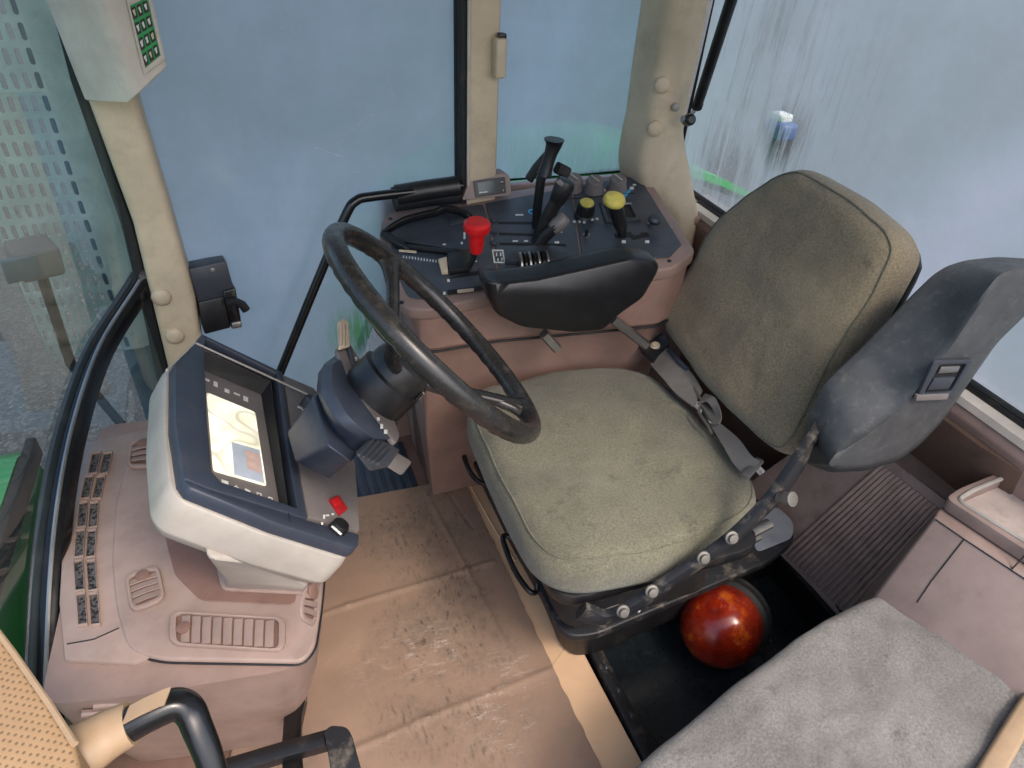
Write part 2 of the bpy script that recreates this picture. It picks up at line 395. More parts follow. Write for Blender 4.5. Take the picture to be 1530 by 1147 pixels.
def add_lathe(bm, prof, o, axis, seg=24, ridge=0, ridge_rows=(), xh=(1, 0, 0)):
    M = frame(axis, xh); o = V(o); rings = []
    for j, (r, h) in enumerate(prof):
        if r < 1e-6: rings.append([bm.verts.new(o+M @ V((0, 0, h)))]); continue
        rings.append([bm.verts.new(o+M @ V(((r-(ridge if (k % 2 and j in ridge_rows) else 0))*math.cos(2*math.pi*k/seg), (r-(ridge if (k % 2 and j in ridge_rows) else 0))*math.sin(2*math.pi*k/seg), h))) for k in range(seg)])
    for A, B in zip(rings, rings[1:]):
        for k in range(seg):
            a0, a1 = A[k % len(A)], A[(k+1) % seg % len(A)]; b0, b1 = B[k % len(B)], B[(k+1) % seg % len(B)]
            f = [a0]
            for q in (a1, b1, b0):
                if q not in f: f.append(q)
            if len(f) > 2: bm.faces.new(f)
    if len(rings[0]) > 1: bm.faces.new(rings[0][::-1])
    if len(rings[-1]) > 1: bm.faces.new(rings[-1])
def lathe(prof, o, axis, seg=24, **k):
    bm = bmesh.new(); add_lathe(bm, prof, o, axis, seg, **k); return bm
def loft(rings, cap=True):
    bm = bmesh.new(); R_ = [[bm.verts.new(V(p)) for p in r] for r in rings]; n = len(R_[0])
    for A, B in zip(R_, R_[1:]):
        for k in range(n): bm.faces.new((A[k], A[(k+1) % n], B[(k+1) % n], B[k]))
    if cap: bm.faces.new(R_[0][::-1]); bm.faces.new(R_[-1])
    return bm
def resample(pts, n):
    pts = [V(p) for p in pts]; seg = [(pts[(i+1) % len(pts)]-pts[i]).length for i in range(len(pts))]; tot = sum(seg); out = []
    for k in range(n):
        d = tot*k/n; i = 0
        while d > seg[i] and i < len(seg)-1: d -= seg[i]; i += 1
        out.append(pts[i].lerp(pts[(i+1) % len(pts)], d/seg[i] if seg[i] else 0))
    return out
def pillow(outline, up_, thick, er, crown=.012, n=96, inner=10, lump=.0, bottom=True):
    """closed cushion: outline ring, rounded shoulder, crowned top"""
    o = resample(outline, n); up_ = V(up_).normalized(); c = sum(o, V())/n
    inw = []
    for i in range(n):
        t = (o[(i+1) % n]-o[i-1]).normalized(); q = up_.cross(t).normalized()
        if q.dot(c-o[i]) < 0: q = -q
        inw.append(q)
    rings = []
    for a in range(0, 4): 
        t = math.radians(90*(1-a/3)); rings.append([o[i]+inw[i]*er*.5*(1-math.cos(t)) + up_*(er*.5*(1-math.sin(t))) for i in range(n)])
    rings = [[o[i]+inw[i]*er*.4 for i in range(n)], [o[i]+inw[i]*er*.1+up_*er*.15 for i in range(n)], [o[i]+up_*er*.45 for i in range(n)]]
    for a in range(0, 7):
        t = math.radians(90*a/6); rings.append([o[i]+inw[i]*er*(1-math.cos(t))+up_*(thick-er+er*math.sin(t)) for i in range(n)])
    base = rings[-1]; cc = c+up_*thick
    for k in range(1, inner):
        f = k/inner; rings.append([base[i].lerp(cc, f)+up_*(crown*(1-(1-f)**2)) for i in range(n)])
    if lump:
        for r in rings[3:]:
            for i, p in enumerate(r): r[i] = p+up_*(lump*noise.noise(p*9)+lump*.22*noise.noise(p*31))
    bm = bmesh.new(); R_ = [[bm.verts.new(p) for p in r] for r in rings]
    for A, B in zip(R_, R_[1:]):
        for k in range(n): bm.faces.new((A[k], A[(k+1) % n], B[(k+1) % n], B[k]))
    v = bm.verts.new(cc+up_*(crown+(lump*noise.noise(cc*9) if lump else 0)))
    for k in range(n): bm.faces.new((R_[-1][k], R_[-1][(k+1) % n], v))
    bm.faces.new(R_[0][::-1])
    return bm, rings
def ribbon(path, width, th=.002):
    """flat strap along a path; width is a list of width vectors or one"""
    path = [V(p) for p in path]; bm = bmesh.new(); rings = []; n = len(path)
    for i, p in enumerate(path):
        wv = V(width[i]) if isinstance(width, list) else V(width)
        t = (path[min(i+1, n-1)]-path[max(i-1, 0)]).normalized(); nn = t.cross(wv).normalized()*th
        rings.append([bm.verts.new(q) for q in (p-wv/2-nn, p+wv/2-nn, p+wv/2+nn, p-wv/2+nn)])
    for A, B in zip(rings, rings[1:]):
        for k in range(4): bm.faces.new((A[k], A[(k+1) % 4], B[(k+1) % 4], B[k]))
    bm.faces.new(rings[0][::-1]); bm.faces.new(rings[-1]); return bm
def marks(plane, items, h=.0004, th=.0006):
    """printed marks: (u,v,w,h) in photograph pixels, laid on the plane"""
    bm = bmesh.new()
    for it in items:
        u, v, a, b = it[:4]; sk = it[4] if len(it) > 4 else 0
        q = [plane.at(u-a/2, v-b/2+sk*-a/2, h), plane.at(u+a/2, v-b/2+sk*a/2, h), plane.at(u+a/2, v+b/2+sk*a/2, h), plane.at(u-a/2, v+b/2-sk*a/2, h)]
        add_prism(bm, q, plane.n*th)
    return bm

# ------------------------------------------------------------------ setting outside
bm = bmesh.new(); s = 150
bm.faces.new([bm.verts.new(V(q)) for q in ((-s, -s, -1.5), (s, -s, -1.5), (s, s, -1.5), (-s, s, -1.5))])
fin(bm, 'ground', 'asphalt', kind='structure', loc=(0, 0, -1.5))

t = thing('tractor_hood', 'bright green tractor hood outside, beyond the windscreen', 'hood', (-1.2, .9, 0))
hz = .42; fy = P(40, 656, z=hz).y
ringpts = lambda x, k: [V((x, .45, -.2)), V((x, .45, hz-.12*k)), V((x, .55, hz-.02*k)), V((x, .7, hz)), V((x, fy-.06, hz)), V((x, fy, hz-.03)), V((x, fy+.03, hz-.12)), V((x, fy+.03, -.2))]
fin(loft([ringpts(-.56, 1), ringpts(-1.2, 1), ringpts(-2.0, 1.2)]), 'hood_shell', 'green_paint', t, sharp=60)
fin(box((-.545, (fy+.5)/2, hz-.02), (.02, fy-.5, .05), bev=.005), 'seal_strip', 'brush', t)
fin(tube([(-.75, .75, hz+.004), (-.75, fy-.12, hz+.004)], .006), 'panel_seam', 'brush', t)

t = thing('rear_fender', 'green rear fender outside, beyond the fogged side window', 'fender', (.9, 2.05, 0))
pr = catmull([(.12, 0, -.1), (.2, 0, .3), (.36, 0, .56), (.62, 0, .72), (.95, 0, .765), (1.3, 0, .74), (1.75, 0, .55)], 5)
bm = bmesh.new(); rg = []
for q in pr: rg.append([bm.verts.new(V((q.x, 1.78, q.z))), bm.verts.new(V((q.x, 2.4, q.z-.02))), bm.verts.new(V((q.x, 2.42, q.z-.08))), bm.verts.new(V((q.x+.02, 2.38, q.z-.09))), bm.verts.new(V((q.x+.02, 1.78, q.z-.03)))])
for A, B in zip(rg, rg[1:]):
    for k in range(5): bm.faces.new((A[k], A[(k+1) % 5], B[(k+1) % 5], B[k]))
bm.faces.new(rg[0][::-1]); bm.faces.new(rg[-1])
fin(bm, 'fender_shell', 'green_paint', t, sharp=50)
fin(tube([(.5, 2.3, .60), (.9, 2.3, .67), (1.4, 2.3, .64)], .012), 'edge_bead', 'green_paint', t)

t = thing('exhaust_shield', 'pale metal exhaust shield with rows of slots, outside', 'heat shield', (-.9, 2.2, -.2))
ys = 2.2; a0 = P(112, 281, y=ys); dcol = (P(96, 281.5, y=ys)-a0).x; drow = (P(102, 251, y=ys)-a0).z
bm = bmesh.new(); nc, nr = 9, 24
def slot_cell(cx_, cz_, w2, h2, sw, sh):
    N_ = 12; hole = []
    for k in range(N_):
        a = 2*math.pi*(k+.5)/N_; hole.append(V((math.cos(a)*sw, 0, (sh-sw)*(1 if math.sin(a) > 0 else -1)+math.sin(a)*sw)))
    outer = []
    for k in range(N_):
        a = 2*math.pi*(k+.5)/N_; c_, s_ = math.cos(a), math.sin(a); q = max(abs(c_), abs(s_)); outer.append(V((c_/q*w2, 0, s_/q*h2)))
    cen = V((cx_, ys, cz_)); A = [bm.verts.new(cen+p) for p in outer]; B = [bm.verts.new(cen+p) for p in hole]
    D = [bm.verts.new(cen+p+V((0, .004, 0))) for p in hole]
    for k in range(N_):
        j = (k+1) % N_; bm.faces.new((A[k], A[j], B[j], B[k])); bm.faces.new((B[k], B[j], D[j], D[k]))
for c_ in range(nc):
    for r_i in range(nr):
        slot_cell(a0.x+dcol*c_, a0.z+drow*(r_i-9), abs(dcol)/2, drow/2, abs(dcol)*.25, drow*.36)
xr = a0.x+abs(dcol)/2; zb, zt = a0.z+drow*(-9.5), a0.z+drow*(nr-9.5)
for a, b in ((0, 1), (1, 2), (2, 3)):
    cur = [(0, 0), (.03, .004), (.055, .02), (.07, .06)]
    bm.faces.new([bm.verts.new(V((xr+cur[i][0], ys+cur[i][1], z_))) for i, z_ in ((a, zb), (b, zb), (b, zt), (a, zt))])
bmesh.ops.remove_doubles(bm, verts=bm.verts[:], dist=.0005)
fin(bm, 'slotted_sheet', 'shield_metal', t, sharp=30)
fin(box((xr+.01, ys+.05, (zb+zt)/2), (.012, .05, zt-zb), bev=.003), 'stiffener', 'shield_metal', t)
t = thing('exhaust_stack', 'slate blue exhaust stack standing beside the slotted shield', 'exhaust', (xr+.1, 2.36, -.6))
q = P(150, 300, y=2.36)
fin(lathe([(.03, -1.2), (.075, -1.15), (.075, .9), (.06, .95)], (q.x, 2.36, q.z), (0, 0, 1), 28), 'muffler', 'slate', t)
fin(lathe([(.079, 0), (.079, .02)], (q.x, 2.36, q.z-.2), (0, 0, 1), 28), 'clamp', 'steel', t)
t = thing('work_lamp', 'grey box shaped lamp housing outside the windscreen', 'lamp', P(50, 420, y=2.0))
q = P(52, 385, y=2.0)
fin(box(q, (.105, .10, .085), frame((0.1, -.1, 1), (1, .5, 0)), .012, 3), 'housing', 'concrete_grey', t)
fin(box(q+V((-.02, -.062, 0)), (.08, .02, .065), frame((0.1, -.1, 1), (1, .5, 0)), .004), 'lens', 'slate', t)
fin(tube([q-V((0, 0, .05)), q-V((.02, -.02, .35)), q-V((-.1, -.1, .9))], .014), 'bracket', 'black', t)

t = thing('rear_marker', 'blurred dark box with blue lid outside, beyond wet rear window', 'marker', P(1160, 235, x=1.75)-V((0, 0, .5)))
q = P(1160, 215, x=1.75)
fin(box(q-V((0, 0, .03)), (.06, .10, .12), None, .01), 'box_body', 'black', t)
fin(box(q+V((0, 0, .05)), (.07, .11, .06), None, .015, 3), 'lid', 'blue_lid', t)
fin(box(q+V((0, .01, .09)), (.05, .07, .03), None, .01, 3), 'cap', 'white_print', t)
fin(tube([q-V((0, 0, .09)), q-V((0, 0, .5)), V((q.x, q.y, -1.5))], .02, 10), 'post', 'black', t)

# ------------------------------------------------------------------ cab floor and walls
bm = bmesh.new()
add_box(bm, (-.045, .95, -.055), (1.14, 1.45, .09)); add_box(bm, (.9135, 1.28, -.055), (.775, .78, .09))
add_box(bm, (.4, .6, -.2), (1.9, 2.1, .15))
fin(bm, 'cab_floor', 'mauve_dark', kind='structure', loc=(.4, .9, -.3))
t = thing('floor_mat', 'dark blue ribbed rubber floor mat beyond the cardboard', 'floor mat', (.2, 1.45, 0))
fin(box((.08, 1.44, -.007), (.42, .40, .006), bev=.002), 'mat_base', 'mat_blue', t)
for i in range(15):
    fin(box((-.105+i*.0265, 1.44, -.002), (.017, .39, .007), bev=.002, seg=1), 'rib', 'mat_blue', t)

bm = bmesh.new(); add_box(bm, (.735, 1.685, .34), (.91, .03, .88)); add_box(bm, (1.10, 1.6, .685), (.17, .14, .025)); add_box(bm, (1.25, 1.685, .25), (.115, .03, .70))
fin(bevel(bm, .004), 'cab_wall', 'mauve', kind='structure')
bm = bmesh.new(); add_box(bm, (.42, .98, 1.86), (2.0, 1.66, .10))
fin(bevel(bm, .02, 3), 'unseen_cab_roof', 'tan', kind='structure')  # out-of-view roof added to keep overhead sky light off the interior
# rear bulkhead
SA, SB = P(1045, 300, x=1.205), P(1527, 632, x=1.30)
sd = (SB-SA); 
def sill(y, dz=0, dx=0):
    k = (y-SA.y)/sd.y; q = SA+sd*k; return V((q.x+dx, y, q.z+dz))
t = thing('rear_bulkhead', 'mauve plastic rear wall panel below the rear window', 'wall panel', (1.3, .9, 0))
y0, y1 = 1.66, -.2
prof = lambda y: [sill(y, .0, .0), sill(y, -.008, -.05), sill(y, -.03, -.062), sill(y, -.19, -.03), V((1.272, y, .34)), V((1.30, y, .02)), V((1.40, y, .02)), sill(y, 0, .06)]
fin(bevel(loft([prof(y0), prof(1.2), prof(.9), prof(.6), prof(y1)]), .004), 'wall_panel', 'mauve', t, sharp=45)
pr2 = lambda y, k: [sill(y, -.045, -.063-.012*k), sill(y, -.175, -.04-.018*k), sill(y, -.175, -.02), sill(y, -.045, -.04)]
fin(bevel(loft([pr2(1.2, 0), pr2(1.15, 1), pr2(.62, 1), pr2(.54, 0)]), .004), 'lining', 'lining', t, label='dark brown worn rear wall lining, recess shade in its colour')
fin(loft([[sill(y, .004, -.052), sill(y, .004, .0), sill(y, -.004, .0), sill(y, -.010, -.056)] for y in (1.64, .9, y1)]), 'sill_ledge', 'tan_light', t)
# ribbed rear ramp
A_, B_, C_, D_ = P(1165, 822, z=.02), P(1268, 925, z=.02), P(1415, 762, x=1.255), P(1318, 688, x=1.255)
t = thing('rear_ramp', 'mauve ribbed plastic ramp between the seat and the rear wall', 'ramp', (1.2, .8, 0))
nrm = (B_-A_).cross(D_-A_).normalized(); nrm = nrm if nrm.z > 0 else -nrm
bm = bmesh.new(); gr = []
for i in range(19):
    f = -.9+i*.12; a, b = A_+(B_-A_)*f, D_+(C_-D_)*f
    gr.append([bm.verts.new(a.lerp(b, k)) for k in (-.04, .33, .66, 1.04)]+[bm.verts.new(a.lerp(b, k)-nrm*.02) for k in (1.04, -.04)])
for A, B in zip(gr, gr[1:]):
    for k in range(6): bm.faces.new((A[k], A[(k+1) % 6], B[(k+1) % 6], B[k]))
bm.faces.new(gr[0][::-1]); bm.faces.new(gr[-1])
fin(bm, 'ramp_plate', 'ramp_mauve_lit', t, sharp=50)
NR = 15
for i in range(NR):
    f = (i+.5)/NR*.94+.03; a, b = A_.lerp(B_, f), D_.lerp(C_, f)
    a, b = a.lerp(b, .02), b.lerp(a, .02)
    fin(tube([a+nrm*.001, a.lerp(b, .04)+nrm*.006, a.lerp(b, .5)+nrm*.0065, a.lerp(b, .96)+nrm*.006, b+nrm*.001], .0052, 8), 'rib', 'ramp_mauve_lit', t)
fin(box((1.165, .72, -.03), (.015, .72, .11), bev=.003), 'edge_plate', 'black_matte', t)

# ------------------------------------------------------------------ windows
def window(name, label, quad, nrm, mat, seal=True, seal_r=.012):
    tt = thing(name, label, 'window', sum((V(q) for q in quad), V())/len(quad))
    bm = bmesh.new(); add_prism(bm, quad, V(nrm)*.005); bmesh.ops.recalc_face_normals(bm, faces=bm.faces[:])
    for f in bm.faces: f.material_index = 0 if f.normal.dot(V(nrm)) < -.9 else 1
    fin(bm, 'pane', [mat, 'plain_glass'], tt, sharp=20)
    if seal:
        bm = bmesh.new(); add_tube(bm, [V(q)-V(nrm)*.004 for q in quad], seal_r, 8, closed=True)
        fin(bm, 'rubber_seal', 'rubber', tt)
    return tt
YW = 1.66; TOPZ = 1.75
cen = V((.1235, YW, .925)); glass_fog('fog_door', [(P(538, 498, y=YW)-cen, .02, .10, .8)])
cen = V((.7995, YW, 1.275)); glass_fog('fog_side', [(P(u, 250, y=YW)-cen, .0, .13, .35) for u in (780, 860, 930)])
cen = (sill(1.74, .012)+sill(-.2, .012)+sill(-.2, 1.1, .05)+sill(1.74, 1.1, .05))/4
glass_fog('fog_rear', [(P(1168, 205, x=1.225)-cen, .02, .10, .75), (P(1078, 262, x=1.215)-cen, .03, .16, .55), (P(1168, 40, x=1.25)-cen, .02, .09, .35)], (P(1120, 150, x=1.22)-cen, .42))
dw = window('door_window', 'tall fogged door glass between the front pillar and the middle post',
       [(-.235, YW, .10), (.482, YW, .10), (.482, YW, TOPZ), (-.235, YW, TOPZ)], (0, 1, 0), 'fog_door')
window('side_window', 'fogged side glass above the control console, between two posts',
       [(.575, YW, .80), (1.018, YW, .80), (1.03, YW, TOPZ), (.575, YW, TOPZ)], (0, 1, 0), 'fog_side', seal_r=.008)
for l in ([(505, 216), (522, 197), (545, 176), (562, 169), (580, 178)], [(470, 220), (510, 234)], [(418, 40), (426, 50)], [(430, 268), (436, 266)], [(524, 258), (536, 256)], [(432, 75), (434, 82)], [(575, 105), (586, 140), (592, 165)]):
    fin(tube([P(u, v, y=YW-.001) for u, v in l], .0009, 5), 'scratch', 'scratch_white', dw)
rn = V((sd.y, -sd.x, 0)).normalized(); rn = rn if rn.x > 0 else -rn
rw = window('rear_window', 'wide wet fogged rear window with water streaks behind the seat',
       [sill(1.74, .012), sill(-.2, .012), sill(-.2, 1.1, .05), sill(1.74, 1.1, .05)], rn, 'fog_rear', seal_r=.009)
fin(tube([sill(1.6, .005, -.012), sill(-.2, .005, -.012)], .009, 8), 'lower_trim', 'black', rw)
# curved windscreen
barpx = [(225, 405, 1.63), (205, 440, 1.585), (150, 530, 1.45), (110, 650, 1.25), (84, 800, 1.05), (72, 1000, .85)]
bar = [P(u, v, y=yy) for u, v, yy in barpx]; bar.append(V((-.455, .6, .22))); bar = catmull(bar, 6)
t = thing('windscreen', 'clear curved teal windscreen glass in front of the dashboard', 'windscreen', (-.4, 1.1, .3))
bm = bmesh.new(); rows = []
for q in bar:
    x = q.x-.012; rows.append([bm.verts.new(V((x, q.y, q.z-.35))), bm.verts.new(V((x, q.y, q.z))), bm.verts.new(V((x+.03, q.y, 1.0))), bm.verts.new(V((x+.08, q.y, 1.7)))])
for A, B in zip(rows, rows[1:]):
    for k in range(3): bm.faces.new((A[k], B[k], B[k+1], A[k+1]))
fin(bm, 'pane', 'windscreen_glass', t, sharp=60)
t = thing('windscreen_bar', 'curved black frame bar running along the windscreen bottom', 'frame bar', bar[-1])
fin(tube(bar, .021, 16, flat=.9, square=4), 'bar', 'black_gloss', t)
fin(tube([q+V((.004, 0, .021)) for q in bar[3:]], .0045, 8), 'trim_bead', 'steel', t)
fin(tube([q+V((-.02, 0, .010)) for q in bar[2:]], .012, 10), 'rubber_edge', 'rubber', t)
fin(lathe([(.012, -.012), (.021, -.008), (.024, .01), (.017, .022), (0, .024)], bar[2], (.2, -.8, .5), 20), 'pivot_cap', 'black', t)

# ------------------------------------------------------------------ pillars
t = thing('front_pillar', 'tan plastic front pillar with two round button caps', 'pillar', P(300, 560, y=1.58))
pa = Plane((0, 1.575, 0), (0, -1, 0))
fin(prism(pa.pts([(60, -90), (100, 0), (130, 150), (198, 335), (243, 520), (262, 600), (325, 600), (302, 515), (290, 440), (250, 300), (205, 150), (190, -90)]), (0, .075, 0), .016, 4), 'trim', 'tan', t)
fin(prism(pa.pts([(30, -90), (73, 0), (105, 120), (180, 335), (216, 480), (240, 600), (262, 600), (243, 520), (198, 335), (130, 150), (97, 0), (60, -90)], -.03), (0, .03, 0), .004), 'seal', 'rubber', t)
for u, v in ((241, 443), (261, 501)):
    q = pa.at(u, v); fin(lathe([(.0215, -.002), (.0215, .004), (.018, .009), (.009, .012), (0, .0125)], q, (0, -1, 0.05), 24), 'button_cap', 'tan', t)

t = thing('indicator_box', 'cream indicator box with rows of pictogram tiles on pillar', 'indicator panel', P(160, 150, y=1.5))
L0, M0, R0 = P(127, 153, y=1.53), P(203, 143, y=1.44), P(252, 100, y=1.47)
Ma = P(192, 156, y=1.45)
up1 = V((-.045, .0, .55)); Bk = V((L0.x+.03, 1.62, 1.07))
bm = bmesh.new()
bot = [L0, Ma, M0+V((.004, 0, .0)), R0, V((R0.x-.03, 1.6, R0.z)), Bk]
top = [q+up1*((1.6-q.z)/.55) for q in bot]
A = [bm.verts.new(q) for q in bot]; B = [bm.verts.new(q) for q in top]
for k in range(6): bm.faces.new((A[k], A[(k+1) % 6], B[(k+1) % 6], B[k]))
for tri in ((0, 1, 2), (0, 2, 3), (0, 3, 4), (0, 4, 5)): bm.faces.new([A[i] for i in tri])
bm.faces.new(B)
fin(bevel(bm, .006, 3), 'housing', 'cream_lit', t)
kn = (R0-M0).cross(up1).normalized(); kn = kn if kn.y < 0 else -kn
kp = Plane(M0+V((.004, 0, 0)), kn)
def kq(u, v, h=0.): return kp.at(u, v, h)
oq = [(186, -8), (222, -20), (246, 88), (214, 112)]; iq = [(193, 8), (219, -4), (239, 82), (216, 101)]
fin(ring_prism([kq(u, v, .001) for u, v in oq], [kq(u, v, .001) for u, v in iq], kn*.005, .0015), 'surround', 'tan_light', t)
fin(prism([kq(u, v, .0008) for u, v in iq], kn*.001, 0), 'back_plate', 'key_green', t)
for r_i in range(4):
    for c_ in range(3):
        fa, fb = (c_+.12)/3, (c_+.88)/3; ga, gb = (r_i+.1)/4+.02, (r_i+.86)/4+.02
        def bil(f, g, h): 
            a = V(iq[0]+(0,)).lerp(V(iq[1]+(0,)), f); b = V(iq[3]+(0,)).lerp(V(iq[2]+(0,)), f); c = a.lerp(b, g); return kq(c.x, c.y, h)
        k = fin(prism([bil(fa, ga, .002), bil(fb, ga, .002), bil(fb, gb, .002), bil(fa, gb, .002)], kn*.0015, .0004, 1), 'pictogram_tile', 'key_dark', t)
        fin(prism([bil(fa+.05, ga+.05, .0037), bil(fb-.05-.03*(c_ == 1), ga+.04, .0037), bil(fb-.07, gb-.05, .0037), bil((fa+fb)/2-.02*r_i % .06, gb-.04, .0037)], kn*.0004, 0), 'pictogram', 'white_print' if (c_+r_i) % 4 else 'tan', k)
fin(prism([kq(u, v, .001) for u, v in ((180, -70), (214, -85), (221, -24), (187, -11))], kn*.002, .001), 'lamp_lens', 'bare_metal', t)

t = thing('middle_post', 'straight tan post between the door glass and side window', 'post', (.53, 1.63, .7))
fin(prism([(.495, 1.61, .62), (.568, 1.61, .62), (.572, 1.655, .62), (.495, 1.655, .62)], (0, 0, 1.2), .006, 3), 'trim', 'tan', t)
fin(prism([(.476, 1.612, .62), (.4945, 1.616, .62), (.4945, 1.655, .62), (.476, 1.65, .62)], (0, 0, 1.2), .003), 'seal', 'rubber', t)
fin(tube([(.4935, 1.611, .7), (.4935, 1.611, 1.8)], .004, 8), 'edge_bead', 'tan_light', t)
q = P(746, 86, y=1.59)
t = thing('coat_clip', 'small tan plastic clip fixed to the middle post edge', 'clip', q-V((0, 0, .05)))
fin(box(q, (.026, .035, .084), bev=.006, seg=3), 'clip_body', 'tan', t)
fin(box(q+V((.004, .0, .045)), (.018, .022, .012), bev=.003), 'clip_tip', 'black', t)

t = thing('rear_pillar', 'tan rear corner pillar flaring out at its base', 'pillar', P(1010, 335, y=1.52))
pc = Plane((0, 1.52, 0), (0, -1, 0))
lv = [(-90, 1016, 1086), (0, 1005, 1068), (90, 990, 1050), (180, 976, 1030), (215, 968, 1028), (260, 962, 1036), (300, 972, 1043), (335, 995, 1048)]
rings = []
for v, ul, ur in lv:
    a, b = pc.at(ul, v), pc.at(ur, v); zz = (a.z+b.z)/2; x0_, x1_ = a.x, b.x
    r0 = rnd([(x0_-.01, 1.66, zz), (x0_+.002, 1.535, zz), ((x0_*.6+x1_*.4), 1.515, zz), (x1_, 1.535, zz), (x1_+.05, 1.66, zz)], .022, 4)
    rings.append(r0)
base = [p-V((0, 0, .12)) for p in rings[-1]]; rings.append(base)
n_ = len(rings[0]); sm = [catmull([r[i] for r in rings], 4) for i in range(n_)]
fin(loft([[sm[i][k] for i in range(n_)] for k in range(len(sm[0]))]), 'trim', 'tan', t, sharp=60)
for u, v in ((990, 127), (979, 192)):
    q = P(u, v, y=1.522); fin(lathe([(.019, -.006), (.019, .004), (.015, .008), (.008, .0105), (0, .011)], q, (-.35, -1, 0), 24), 'button_cap', 'tan', t)
q = P(1010, 160, y=1.508); fin(lathe([(.010, -.006), (.010, .002), (.006, .006), (0, .007)], q, (0, -1, 0), 18), 'small_plug', 'cream', t)
fin(tube([P(957, 258, y=1.64), P(970, 190, y=1.64), P(1003, 0, y=1.64)], .005, 8), 'seal', 'rubber', t)

t = thing('gas_strut', 'black gas strut reaching up to the rear window', 'gas strut', P(1030, 180, y=1.47))
a, b = P(1041, 160, y=1.46), P(1112, -60, y=1.30); j = P(1029, 179, y=1.465)
fin(tube([a, b], .0125, 16), 'cylinder', 'black', t)
fin(tube([j, a.lerp(b, .02)], .005, 10), 'rod', 'steel', t)
fin(lathe([(.008, -.022), (.013, -.016), (.015, 0), (.013, .014), (.008, .018)], j, (-.2, -1, .3), 16), 'ball_socket', 'black', t)
fin(tube([j+V((-.02, .0, .004)), j], .008, 10), 'ball_stud', 'steel', t)
fin(lathe([(.0135, 0), (.0135, .012)], a, b-a, 16), 'end_collar', 'rubber', t)

# ------------------------------------------------------------------ door latch and grab rail
t = thing('door_latch', 'black boxy door latch mechanism hanging beside the front pillar', 'latch', P(330, 500, y=1.6))
pl = Plane((0, 1.56, 0), (0.15, -1, 0.1))
fin(prism(pl.pts([(281, 402), (338, 390), (352, 440), (296, 452)]), pl.n*-.06, .004), 'upper_case', 'charcoal', t)
fin(prism(pl.pts([(296, 452), (335, 443), (345, 490), (306, 500)], .004), pl.n*-.06, .004), 'lower_case', 'black', t)
fin(prism(pl.pts([(333, 436), (352, 430), (362, 488), (346, 491)], .010), pl.n*-.05, .003), 'catch_plate', 'black_gloss', t)
fin(tube(pl.pts([(338, 452), (352, 450), (362, 455), (368, 463)], .02), .010, 10, square=3), 'catch_lever', 'black', t)
fin(prism(pl.pts([(346, 483), (360, 480), (362, 489), (348, 492)], .014), pl.n*-.02, .002), 'striker', 'steel', t)
fin(lathe([(.005, 0), (.005, .003), (0, .004)], pl.at(318, 403), pl.n, 12), 'screw', 'steel', t)

t = thing('grab_rail', 'bent black tubular grab rail on the far door', 'grab rail', P(415, 566, y=1.56))
path = [P(690, 277, y=1.6), P(640, 284, y=1.59), P(560, 293, y=1.58), P(532, 300, y=1.575), P(515, 325, y=1.57), P(470, 430, y=1.565), P(415, 565, y=1.56), P(395, 615, y=1.56)]
fin(tube(catmull(path, 7), .0115, 14), 'rail', 'black_gloss', t)
fin(tube([P(592, 292, y=1.60), P(640, 284, y=1.60), P(684, 278, y=1.60)], .026, 16), 'sleeve', 'black', t)
fin(tube([P(588, 298, y=1.61), P(640, 290, y=1.61), P(684, 286, y=1.61)], .030, 16), 'sleeve_mount', 'rubber', t)

# ------------------------------------------------------------------ side console
CA, CB, CD = P(570, 330, y=1.6), P(600, 450, y=1.25), P(957, 262, y=1.6)
cn = (CB-CA).cross(CD-CA).normalized(); cn = cn if cn.z > 0 else -cn
CP = Plane(CA, cn)
con = thing('side_console', 'mauve control console with black panels, levers and knobs', 'console', (.6, 1.45, 0))
rim_px = [(566, 352), (571, 326), (592, 312), (690, 296), (950, 256), (968, 263), (1040, 375), (1005, 400), (740, 439), (642, 462), (606, 461), (590, 442), (574, 392)]
rim = rnd(CP.pts(rim_px), .02, 4)
fin(prism(rim, cn*-.03, .006, 3), 'top_rim', 'mauve', con)
def flr(p, y_in, z): return V((p.x, p.y+y_in, z))
cen = sum(rim, V())/len(rim)
r1 = [p+(cen-p)*.02-cn*.02 for p in rim]
def dn(p, z, k, cut):  # console narrows towards the floor
    y = p.y if p.y > cen.y else p.y+k
    return V((max(p.x+.0, .27+cut), y, z))
r2 = [dn(p, .60, .00, 0) for p in r1]; r3 = [dn(p, .585, .03, 0.0) for p in r1]; r4 = [dn(p, .30, .08, .02) for p in r1]; r5 = [dn(p, .0, .16, .05) for p in r1]
fin(loft([r1, r2, r3, r4, r5]), 'side_panel', 'console_brown', con, sharp=40)
fin(tube([V((p.x, p.y-.001, .592)) for p in r2 if p.y < 1.30], .003, 6), 'seam', 'black_matte', con)
# panel plates
FPx = [(580, 352), (600, 333), (655, 315), (722, 306), (733, 345), (737, 378), (745, 425), (640, 448), (612, 446), (600, 425)]
fin(prism(rnd(CP.pts(FPx, .0005), .012), cn*.003, .001, 1), 'panel_plate', 'panel', con)
fin(prism(CP.pts([(725, 305), (853, 281), (868, 395), (748, 424), (736, 345)], .0005), cn*.0032, .001, 1), 'panel_plate', 'panel', con)
fin(prism(CP.pts([(856, 280), (870, 277), (946, 265), (958, 270), (1018, 366), (1000, 385), (871, 394)], .0005), cn*.003, .001, 1), 'panel_plate', 'panel', con)
for u, v in ((583, 327), (600, 452), (944, 262), (1000, 390)):
    fin(lathe([(.005, 0), (.005, .002), (0, .003)], CP.at(u, v), cn, 10), 'screw', 'black', con)
